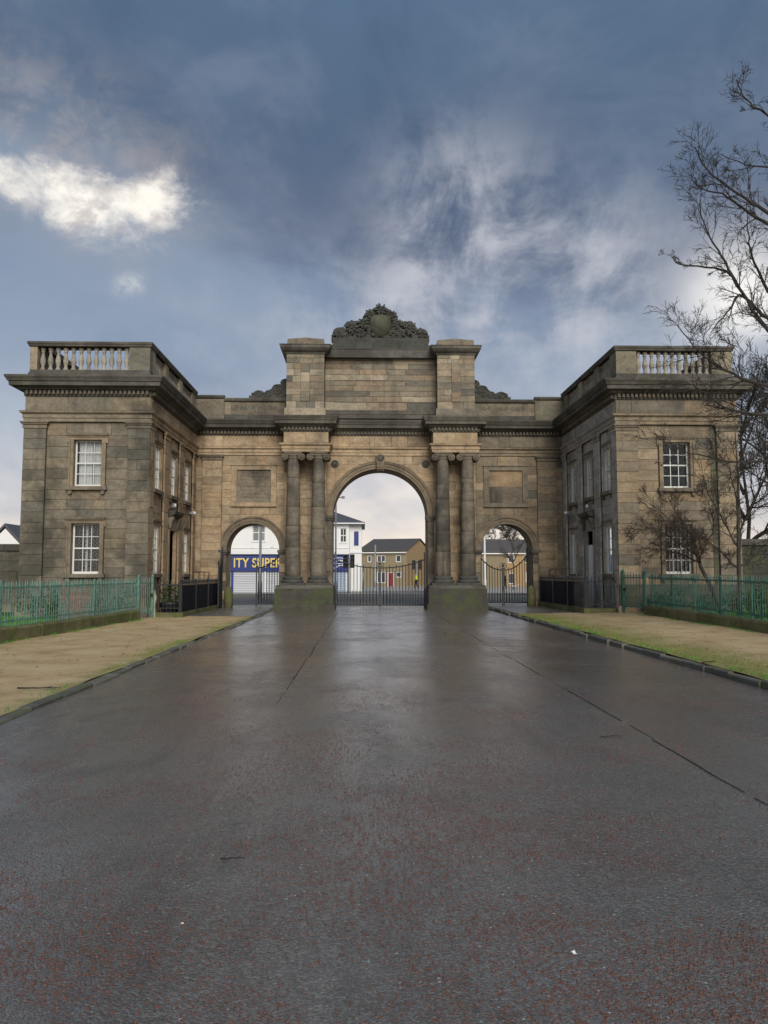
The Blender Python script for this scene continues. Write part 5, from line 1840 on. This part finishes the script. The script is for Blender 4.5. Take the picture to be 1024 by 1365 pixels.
# ================================================================== STREET BEYOND
def shop():
    g = thing('corner_shop', 'white rendered corner shop with blue and yellow sign and slate roof', 'shop', (-8, 73, 0))
    T = front(70.0)
    X0, X1 = -17.0, -2.05
    holes = [(-10.62, -9.5, 4.45, 6.0), (-2.85, -2.3, 4.35, 5.6)]
    mb = MB(T)
    holed_wall(mb, X0, X1, -.4, 6.1, holes, 0, .3)
    mb.build('wall', 'render_white', g)
    MB(T).box(X0, X1, 9.6, 10, -.4, 6.1).build('rear_wall', 'render_white', g)
    # set-back corner bay
    MB().box(X1, -.95, 70.25, 79, -.4, 6.0).build('corner_bay', 'render_white', g)
    MB().box(X1 + .002, -.9, 70.15, 79.1, 3.42, 3.58).build('string_course', 'white_pvc', g)
    MB(T).box(X0, X1, -.05, .0, 5.02 - 1.2, 5.02 - 1.14).build('string_course', 'white_pvc', g)
    # roof: hipped
    z0, z1 = 6.12, 7.75
    a, b, c, e = (X0 - .3, 69.6), (-.65, 69.6), (-.65, 80), (X0 - .3, 80)
    mb = MB()
    r0, r1 = (X0 + 4, 74.8), (-4.4, 74.8)
    mb.add([(*a, z0), (*b, z0), (*c, z0), (*e, z0), (*r0, z1), (*r1, z1), (*a, z0 - .08), (*b, z0 - .08), (*c, z0 - .08), (*e, z0 - .08)],
           [(0, 1, 5, 4), (1, 2, 5), (2, 3, 4, 5), (3, 0, 4), (0, 6, 7, 1), (1, 7, 8, 2), (6, 9, 8, 7)])
    mb.build('roof', 'slate', g)
    MB().box(X0, -.7, 69.52, 69.62, 5.98, 6.08).build('gutter', 'white_pvc', g)
    # windows
    for (u0, u1, w0, w1) in holes:
        f = MB(T)
        for q in ((u0, u0 + .06, w0, w1), (u1 - .06, u1, w0, w1), (u0 + .06, u1 - .06, w0, w0 + .08), (u0 + .06, u1 - .06, w1 - .06, w1)):
            f.box(q[0], q[1], .08, .16, q[2], q[3])
        win = f.build('window', 'white_pvc', g)
        um, wm = (u0 + u1) / 2, (w0 + w1) / 2
        MB(T).box(um - .03, um + .03, .085, .15, w0 + .08, w1 - .06).build('mullion', 'white_pvc', win)
        MB(T).box(u0 + .06, u1 - .06, .09, .155, wm - .035, wm + .035).build('meeting_rail', 'white_pvc', win)
        for p, q, r_, s_ in ((u0 + .06, um - .03, w0 + .08, wm - .035), (um + .03, u1 - .06, w0 + .08, wm - .035), (u0 + .06, um - .03, wm + .035, w1 - .06), (um + .03, u1 - .06, wm + .035, w1 - .06)):
            MB(T).box(p, q, .12, .13, r_, s_).build('pane', 'grey_glass' if u0 < -5 else 'far_glass', win)
        MB(T).box(u0 - .1, u1 + .1, -.06, .1, w0 - .1, w0).build('window_sill', 'white_pvc', win)
    # fascia sign
    fs = MB(T).box(-16.5, X1 + .02, -.22, -.002, 1.80, 3.28).build('fascia_sign', 'blue_sign', g)
    MB(T).box(-16.5, X1 + .03, -.26, -.2201, 3.2, 3.3).build('sign_trim', 'navy_board', fs)
    cu = bpy.data.curves.new('sign_lettering', 'FONT')
    cu.body = 'ITY SUPER'
    cu.size = 1.14
    cu.extrude = .025
    cu.offset = .022
    cu.space_character = 1.06
    cu.materials.append(M['yellow'])
    tmp = bpy.data.objects.new('lettering_curve', cu)
    COL.objects.link(tmp)
    bpy.context.view_layer.update()
    me = bpy.data.meshes.new_from_object(tmp.evaluated_get(bpy.context.evaluated_depsgraph_get()))
    bpy.data.objects.remove(tmp)
    xs = [v.co.x for v in me.vertices]
    k = 4.2 / (max(xs) - min(xs))
    for v in me.vertices:
        v.co = ((v.co.x - min(xs)) * k, -v.co.z, v.co.y)
    place('sign_lettering', me, fs, Vector((-12.18, 69.74, 2.16)))
    # oval emblem with unreadable mark on the corner part of the sign
    mb = MB(T)
    n = 32
    mb.tube([(-2.95 + .62 * math.cos(2 * PI * k / n), -.24, 2.72 + .26 * math.sin(2 * PI * k / n)) for k in range(n + 1)], .035, 5, False)
    for k in range(5):
        mb.box(-3.3 + k * .145, -3.2 + k * .145, -.25, -.221, 2.66, 2.80)
    mb.tube([(-3.5, -.24, 2.05), (-3.2, -.24, 2.12), (-2.9, -.24, 2.3), (-2.6, -.24, 2.32), (-2.35, -.24, 2.18)], .05, 5)
    mb.build('oval_emblem', 'white_pvc', fs)
    # roller shutters
    for a, b, m_ in ((-14.6, -12.4, 'shutter'), (-12.25, -9.65, 'shutter'), (-9.3, -6.9, 'shutter'), (-4.6, -2.3, 'shutter_blue')):
        sh = MB(T).box(a, b, -.01, .0, -.1, 1.795).build('roller_shutter', m_, g)
        k = 12
        for i in range(k):
            z = -.05 + i * 1.84 / k
            MB(T).add([(a, -.012, z), (b, -.012, z), (b, -.06, z + .05), (a, -.06, z + .05), (b, -.012, z + .145), (a, -.012, z + .145)], [(0, 1, 2, 3), (3, 2, 4, 5)]).build('slat', m_, sh)
    for x in (-12.33, -9.48):
        MB(T).box(x - .1, x + .1, -.12, -.001, -.1, 1.794).build('shutter_frame', 'white_pvc' if x > -10 else 'blue_sign', g)
    MB(front(70.25)).box(-1.62, -1.22, -.06, -.001, 4.1, 5.35).build('blue_panel', 'blue_sign', g)
    # small vents and pipe on the render
    MB(T).tube([(-2.0, .2, 3.6), (-2.0, .2, 6.0)], .045, 6).build('downpipe', 'white_pvc', g)
    for x, z in ((-10.0, 3.95), (-9.0, 3.85), (-10.7, 3.8)):
        MB(T).box(x, x + .25, -.02, .001, z, z + .09).build('vent', 'lamp_grey', g)


shop()


def house(label, x0, x1, Y, depth, ze, zr, walls, gable_m, wins, rot, cat='house'):
    """terrace with its front towards the camera and a brick gable on the right end"""
    g = thing('brick_house', label, cat, (x0, Y, 0), 'brick houses across the road')
    ca, sa = math.cos(rot), math.sin(rot)
    T = lambda u, d_, z: (x0 + u * ca - d_ * sa, Y + u * sa + d_ * ca, z)
    L = x1 - x0
    mb = MB(T)
    holes = [(a, b, c, e) for a, b, c, e, _ in wins]
    holed_wall(mb, 0, L, -.6, ze, holes, 0, .3)
    mb.build('front_wall', walls, g)
    MB(T).box(0, L, depth - .3, depth, -.6, ze).build('rear_wall', walls, g)
    for u in (0, L):
        m2 = MB(T)
        o_ = .0 if u else .001
        m2.add([(u + o_, .002, -.6), (u + o_, depth - .002, -.6), (u + o_, depth - .002, ze), (u + o_, depth / 2, zr), (u + o_, .002, ze)], [(0, 1, 2, 3, 4)])
        q = .3 if u == 0 else -.3
        m2.add([(u + q, .3, -.6), (u + q, depth - .3, -.6), (u + q, depth - .3, ze), (u + q, depth / 2, zr - .1), (u + q, .3, ze)], [(0, 1, 2, 3, 4)])
        m2.build('gable_wall', gable_m, g)
    mb = MB(T)
    ov = .35
    sl = (zr - ze) / (depth / 2)
    for sg in (0, 1):
        da, db = (-ov, depth / 2) if not sg else (depth + ov, depth / 2)
        za, zb = ze - ov * sl + .1, zr + .1
        mb.add([(-.15, da, za), (L + .15, da, za), (L + .15, db, zb), (-.15, db, zb), (-.15, da, za + .12), (L + .15, da, za + .12), (L + .15, db, zb + .12), (-.15, db, zb + .12)],
               [(0, 1, 2, 3), (7, 6, 5, 4), (0, 4, 5, 1), (1, 5, 6, 2), (0, 3, 7, 4)])
    mb.build('roof', 'brown_tile', g)
    MB(T).box(-.1, L + .1, -.42, -.32, ze - .25, ze - .12).build('gutter', 'white_pvc', g)
    for a, b, c, e, kind in wins:
        f = MB(T)
        w = .09
        for q in ((a, a + w, c, e), (b - w, b, c, e), (a + w, b - w, c, c + w), (a + w, b - w, e - w, e)):
            f.box(q[0], q[1], .05, .15, q[2], q[3])
        if kind == 'win':
            win = f.build('window', 'white_pvc', g)
            n = 2 if b - a > 1.0 else 1
            for k in range(n):
                p = a + w + (b - a - 2 * w) * k / n
                q = a + w + (b - a - 2 * w) * (k + 1) / n
                MB(T).box(p, q, .10, .12, c + w, e - w).build('pane', 'far_glass', win)
                if k:
                    MB(T).box(p - .05, p + .05, .055, .14, c + w, e - w).build('mullion', 'white_pvc', win)
        else:
            d_ = f.build('door_frame', 'white_pvc', g)
            MB(T).box(a + w, b - w, .08, .13, c + w, e - w).build('door', kind, d_)
    return g


# terrace seen through the main arch (front towards the camera in shaded brick colour, gable at right in lit)
W1 = [(1.2, 1.75, 3.15, 4.05, 'win'), (2.55, 3.75, 3.15, 4.05, 'win'), (5.2, 5.9, 3.15, 4.05, 'win'), (2.55, 3.75, .35, 1.85, 'win'), (4.05, 4.9, -.3, 1.8, 'red_door'), (5.2, 5.95, 1.1, 1.85, 'win'), (.1, .65, -.3, 1.8, 'blue_door')]
house('brick terrace with shaded buff front, red door and lit orange gable beyond the main gate', -1.4, 5.3, 107, 13.5, 4.6, 6.35, 'brick_olive_shaded', 'brick_orange_lit', W1, R(-19))
W2 = [(.9, 1.8, 3.1, 4.2, 'win'), (3.2, 4.2, 3.1, 4.2, 'win'), (7.0, 7.9, 3.1, 4.2, 'win'), (.9, 1.8, .2, 1.7, 'win'), (3.4, 4.4, .4, 1.8, 'win'), (6.2, 7.4, -.3, 1.9, 'blue_door')]
house('orange brick terrace with white windows behind the tangled bare tree', 18.2, 32, 108, 9, 4.55, 6.3, 'brick_orange_lit', 'brick_olive_shaded', W2, R(6))
W3 = [(.8, 1.7, 3.0, 3.9, 'win')]
house('dark gabled brick house beside the white street pole', 12.2, 17.2, 99, 8, 4.3, 5.9, 'brick_olive_shaded', 'brick_orange_lit', [], R(2))
gh = thing('gabled_house', 'distant white gabled house above the left boundary wall', 'house', (-33.5, 72, 0))
T = front(70)
MB(T).box(-38, -28.8, .3, 9, -.4, 4.3).build('wall', 'render_white', gh)
MB(T).poly([(-33.6, 4.2), (-31.0, 4.2), (-32.3, 5.55)], .05, 3.9).build('gable', 'render_white', gh)
mb = MB(T)
for a, b in (((-34.0, 3.95), (-32.3, 5.75)), ((-30.6, 3.95), (-32.3, 5.75))):
    mb.add([(a[0], -.1, a[1]), (b[0], -.1, b[1]), (b[0], 4, b[1]), (a[0], 4, a[1]), (a[0], -.1, a[1] + .22), (b[0], -.1, b[1] + .26), (b[0], 4, b[1] + .26), (a[0], 4, a[1] + .22)],
           [(0, 1, 2, 3), (4, 5, 6, 7), (0, 1, 5, 4), (3, 2, 6, 7)])
mb.build('gable_roof', 'slate', gh)
MB(T).add([(-39, .2, 4.2), (-28, .2, 4.2), (-28, 4.5, 5.4), (-39, 4.5, 5.4)], [(0, 1, 2, 3)]).build('roof', flat('pale_slate', (.36, .38, .40), .6), gh)


def lamp_post(label, x, y, h, r, mat, arm=None):
    g = thing('street_lamp', label, 'street lamp', (x, y, 0), 'street lamps and poles on the road')
    MB().lathe([(r * 2, -.2), (r * 2, 1.0), (r * 1.2, 1.15), (r, h)], x, y, 10).build('pole', mat, g, smooth=True)
    if arm:
        MB().tube([(x, y, h - .05), (x + arm * .5, y, h + .12), (x + arm, y, h + .12)], r * .7, 6).build('arm', mat, g)
        MB().box(x + min(arm, arm * 1.6), x + max(arm, arm * 1.6), y - .12, y + .12, h + .06, h + .2).build('lantern', 'lamp_grey', g)
    return g


lamp_post('grey street lamp pole in front of the white shop window', -7.55, 52, 5.0, .075, 'lamp_grey')
MB().box(-7.75, -7.2, 51.85, 52.15, 4.75, 5.0).build('lantern', 'lamp_grey', bpy.data.objects[[o.name for o in COL.objects if o.name.startswith('street_lamp')][-1]])
lamp_post('thin grey pole with crossarm at the shop corner', -2.55, 50.5, 6.35, .05, 'lamp_grey', .35)
lamp_post('grey street lamp in front of the buff brick terrace',   .65, 96, 5.1, .09, 'lamp_grey')
lamp_post('white street pole beside the dark gabled house', 9.4, 66, 4.7, .075, 'white_paint', .3)
lamp_post('thin post with a small sign before the buff terrace', -.9, 84, 2.9, .05, 'lamp_grey')


def traffic_light(label, x, y, h, heads):
    g = thing('traffic_light', label, 'traffic light', (x, y, 0), 'traffic lights on the road')
    MB().lathe([(.07, -.2), (.06, h - .2)], x, y, 8).build('pole', 'lamp_grey', g)
    for dx, face in heads:
        hd = MB().box(x + dx - .17, x + dx + .17, y - .14, y + .12, h - .95, h + .05).build('signal_head', 'signal', g)
        for k in range(3):
            cz = h - .16 - k * .3
            n = 10
            MB().tube([(x + dx, y - .15, cz), (x + dx, y - .145, cz)], .1, 10).build('lens', 'far_glass', hd)
            MB().add([(x + dx + rr * math.cos(PI * q / n), y + yy, cz + rr * math.sin(PI * q / n)) for q in range(n + 1) for rr, yy in ((.12, -.14), (.12, -.32))],
                     [(2 * q, 2 * q + 1, 2 * q + 3, 2 * q + 2) for q in range(n)]).build('hood', 'signal', hd)


traffic_light('black traffic light beside the blue corner of the shop sign', -1.85, 58, 2.95, [(-.25, 0), (.25, 0)])
traffic_light('twin headed traffic light in front of the orange brick gable', 4.75, 82, 2.95, [(-.32, 0), (.32, 0)])


# ================================================================== PEOPLE, DOG
def skin_obj(name, mat, parent, verts, edges, radii, root=0, sub=1):
    me = bpy.data.meshes.new(name)
    base = Vector(wl(parent)) if parent is not None else Vector((0, 0, 0))
    me.from_pydata([tuple(Vector(v)) for v in verts], edges, [])
    o = bpy.data.objects.new(name, me)
    COL.objects.link(o)
    me.materials.append(M[mat])
    md = o.modifiers.new('Skin', 'SKIN')
    md.use_smooth_shade = True
    if not me.skin_vertices:
        return o
    sv = me.skin_vertices[0].data
    for i, r_ in enumerate(radii):
        sv[i].radius = r_ if isinstance(r_, tuple) else (r_, r_)
        sv[i].use_root = (i == root)
    s_ = o.modifiers.new('Subdivision', 'SUBSURF')
    s_.levels = s_.render_levels = sub
    if parent is not None:
        o.parent = parent
    return o


def person(label, x, y, z, face, top, trousers, stride=.16, hat=None, lean=.0):
    """walking adult; face = heading angle (0 = +X)"""
    g = thing('person', label, 'person', (x, y, z))
    g.rotation_euler = (0, 0, face)
    # heading along +X in local space
    J = {'pel': (0, 0, .93), 'wai': (.01, 0, 1.08), 'che': (.03 + lean, 0, 1.30), 'nek': (.04 + lean, 0, 1.46), 'hd0': (.06 + lean, 0, 1.56), 'hd1': (.065 + lean, 0, 1.66),
         'lh': (0, .10, .90), 'lk': (stride * .6, .10, .50), 'la': (stride * .8, .10, .09), 'lt': (stride * .8 + .16, .11, .04),
         'rh': (0, -.10, .90), 'rk': (-stride * .3, -.10, .50), 'ra': (-stride * 1.3, -.10, .12), 'rt': (-stride * 1.3 + .15, -.11, .04),
         'ls': (.03 + lean, .19, 1.40), 'le': (-.05 + lean, .25, 1.13), 'lw': (.10, .26, .92), 'lp': (.13, .26, .85),
         'rs': (.03 + lean, -.19, 1.40), 're': (.0 + lean, -.25, 1.13), 'rw': (.20, -.25, 1.0), 'rp': (.26, -.25, .97)}
    E = [('pel', 'wai'), ('wai', 'che'), ('che', 'nek'), ('nek', 'hd0'), ('hd0', 'hd1'), ('pel', 'lh'), ('lh', 'lk'), ('lk', 'la'), ('la', 'lt'), ('pel', 'rh'), ('rh', 'rk'), ('rk', 'ra'), ('ra', 'rt'),
         ('che', 'ls'), ('ls', 'le'), ('le', 'lw'), ('lw', 'lp'), ('che', 'rs'), ('rs', 're'), ('re', 'rw'), ('rw', 'rp')]
    Rr = {'pel': .13, 'wai': .12, 'che': .14, 'nek': .055, 'hd0': .085, 'hd1': .08, 'lh': .085, 'lk': .055, 'la': .04, 'lt': .035, 'rh': .085, 'rk': .055, 'ra': .04, 'rt': .035,
          'ls': .06, 'le': .042, 'lw': .03, 'lp': .035, 'rs': .06, 're': .042, 'rw': .03, 'rp': .035}
    ks = list(J)
    vs = [J[k] for k in ks]
    rs = [Rr[k] for k in ks]
    es = [(ks.index(a), ks.index(b)) for a, b in E]
    for w in ('lp', 'rp'):     # five fingers each
        b = Vector(J[w])
        for q in range(5):
            o_ = Vector((.015 * (q - 2), .0, 0))
            vs.append(tuple(b + o_ + Vector((.02, 0, -.05))))
            rs.append(.009)
            es.append((ks.index(w), len(vs) - 1))
            vs.append(tuple(b + o_ * 1.5 + Vector((.035, 0, -.085 if q else -.06))))
            rs.append(.008)
            es.append((len(vs) - 2, len(vs) - 1))
    skin_obj('body', 'skin', g, vs, es, rs, 0)

    def garment(name, mat, keys, edges, grow_):
        kk = list(keys)
        skin_obj(name, mat, g, [J[k] for k in kk], [(kk.index(a), kk.index(b)) for a, b in edges], [Rr[k] + grow_ for k in kk], 0)
    garment('jacket', top, ['wai', 'che', 'ls', 'le', 'lw', 'rs', 're', 'rw', 'pel'], [('pel', 'wai'), ('wai', 'che'), ('che', 'ls'), ('ls', 'le'), ('le', 'lw'), ('che', 'rs'), ('rs', 're'), ('re', 'rw')], .028)
    garment('trousers', trousers, ['pel', 'lh', 'lk', 'la', 'rh', 'rk', 'ra'], [('pel', 'lh'), ('lh', 'lk'), ('lk', 'la'), ('pel', 'rh'), ('rh', 'rk'), ('rk', 'ra')], .022)
    skin_obj('hair', 'hair', g, [(.04 + lean, 0, 1.62), (.045 + lean, 0, 1.70)], [(0, 1)], [.092, .075], 0)
    return g


person('person in yellow high visibility jacket and dark trousers walking by the traffic light', 4.55, 80, -.02, R(160), 'hivis', 'dark_cloth')
person('person in dark coat and trousers walking a pale dog past the gate', 12.6, 74.5, -.02, R(-10), 'dark_cloth', 'dark_cloth')
dg = thing('dog', 'pale dog on the road beside the dark coated person', 'dog', (13.4, 74.5, -.02))
dv = [(0, 0, .42), (.25, 0, .43), (.38, 0, .52), (.46, 0, .60), (.56, 0, .57), (-.22, 0, .42), (-.34, 0, .50), (-.42, 0, .58),
      (.24, .07, .36), (.25, .07, .20), (.24, .07, .03), (.24, -.07, .36), (.30, -.07, .20), (.28, -.07, .03),
      (-.22, .07, .36), (-.17, .07, .24), (-.27, .07, .14), (-.25, .07, .03), (-.22, -.07, .36), (-.20, -.07, .24), (-.32, -.07, .14), (-.30, -.07, .03)]
de = [(0, 1), (1, 2), (2, 3), (3, 4), (0, 5), (5, 6), (6, 7), (1, 8), (8, 9), (9, 10), (1, 11), (11, 12), (12, 13), (5, 14), (14, 15), (15, 16), (16, 17), (5, 18), (18, 19), (19, 20), (20, 21)]
dr_ = [.10, .12, .075, .075, .035, .09, .03, .015, .05, .03, .022, .05, .03, .022, .06, .04, .024, .022, .06, .04, .024, .022]
skin_obj('body', 'dog_fur', dg, dv, de, dr_, 0)
mb = MB()
for s_ in (-1, 1):
    mb.add([(13.84, 74.5 + s_ * .03, .63), (13.80, 74.5 + s_ * .08, .62), (13.80, 74.5 + s_ * .07, .74)], [(0, 1, 2)])
mb.build('ears', 'dog_fur', dg)

# ================================================================== SMALL THINGS ON THE ROAD AND VERGES
rr_ = random.Random(77)


def twig(label, x, y, z, L, a, r, grp='fallen twigs on the ground'):
    pts = []
    for k in range(7):
        q = (k / 6 - .5) * L
        pts.append((x + q * math.cos(a) + rr_.gauss(0, L * .012), y + q * math.sin(a) + rr_.gauss(0, L * .012), z + r + rr_.uniform(0, .006)))
    mb = MB()
    mb.tube(pts, [r * (1 - .08 * k) for k in range(7)], 6)
    mb.tube([pts[4], (pts[4][0] + L * .12, pts[4][1] + L * .14, z + r * 2)], [r * .6, r * .3], 5)
    tag(mb.build('twig', 'twig', None, 1, smooth=True), label, 'twig', grp)


twig('short dark straight twig lying on the wet road in the foreground', -1.46, 4.41, .032, .13, .1, .005)
twig('forked dark twig lying right of the tar joint on the road', 1.6, 7.55, .03, .22, .15, .006)
twig('long twig lying on the sandy verge near its mossy edge', -5.05, 10.7, .05, .55, .05, .012)
twig('twig resting on the dark kerb stones of the mossy verge', 4.86, 12.9, .12, .5, .6, .012)


def leafm(x, y, z, s_, a):
    mb = MB()
    n = 8
    vs = [(x, y, z + .004)]
    for k in range(n):
        q = 2 * PI * k / n
        rr = s_ * (1 if k % 2 == 0 else .72)
        u, v = rr * math.cos(q), rr * .6 * math.sin(q)
        vs.append((x + u * math.cos(a) - v * math.sin(a), y + u * math.sin(a) + v * math.cos(a), z + .003 + .012 * rr_.random()))
    mb.add(vs, [(0, 1 + k, 1 + (k + 1) % n) for k in range(n)])
    return mb


for (x, y, s_, lb) in ((2.1, 3.95, .013, 'small round pale scrap on the road at lower right'), (1.72, 4.35, .012, 'tiny pale sliver of litter on the road above the round scrap'), (-1.55, 3.62, .012, 'small pale scrap on the red chippings at lower left'), (.1, 3.3, .016, 'pale scrap near the bottom of the road')):
    tag(leafm(x, y, .034 - .0022 * x * x, s_, rr_.random() * 6).build('scrap', 'litter', None), lb, 'litter', 'pale scraps on the road')
for (x, y, lb) in ((1.35, 20.5, 'dark curled leaf on the road towards the main gate'), (1.62, 20.3, 'second dark leaf beside the curled one towards the main gate')):
    mb = leafm(x, y, .035, .09, rr_.random() * 6)
    mb.v = [(a, b, c + .05 * ((a - x) / .09) ** 2) for a, b, c in mb.v]
    tag(mb.build('fallen_leaf', 'leaf_dead', None), lb, 'leaf', 'dark leaves on the far road')
mb = MB()
for _ in range(260):
    sd_ = rr_.choice((-1, 1))
    y = rr_.uniform(8, 28)
    x = sd_ * rr_.uniform(4.95, 8.4)
    z = .05 if sd_ < 0 else vz(x, y) + .006
    q = leafm(x, y, z, rr_.uniform(.012, .04), rr_.random() * 6)
    mb.add(q.v, q.f)
o = mb.build('leaf_litter', 'leaf_dead', None, kind='stuff')
o['label'] = 'small dark dead leaves scattered over the sandy verges'
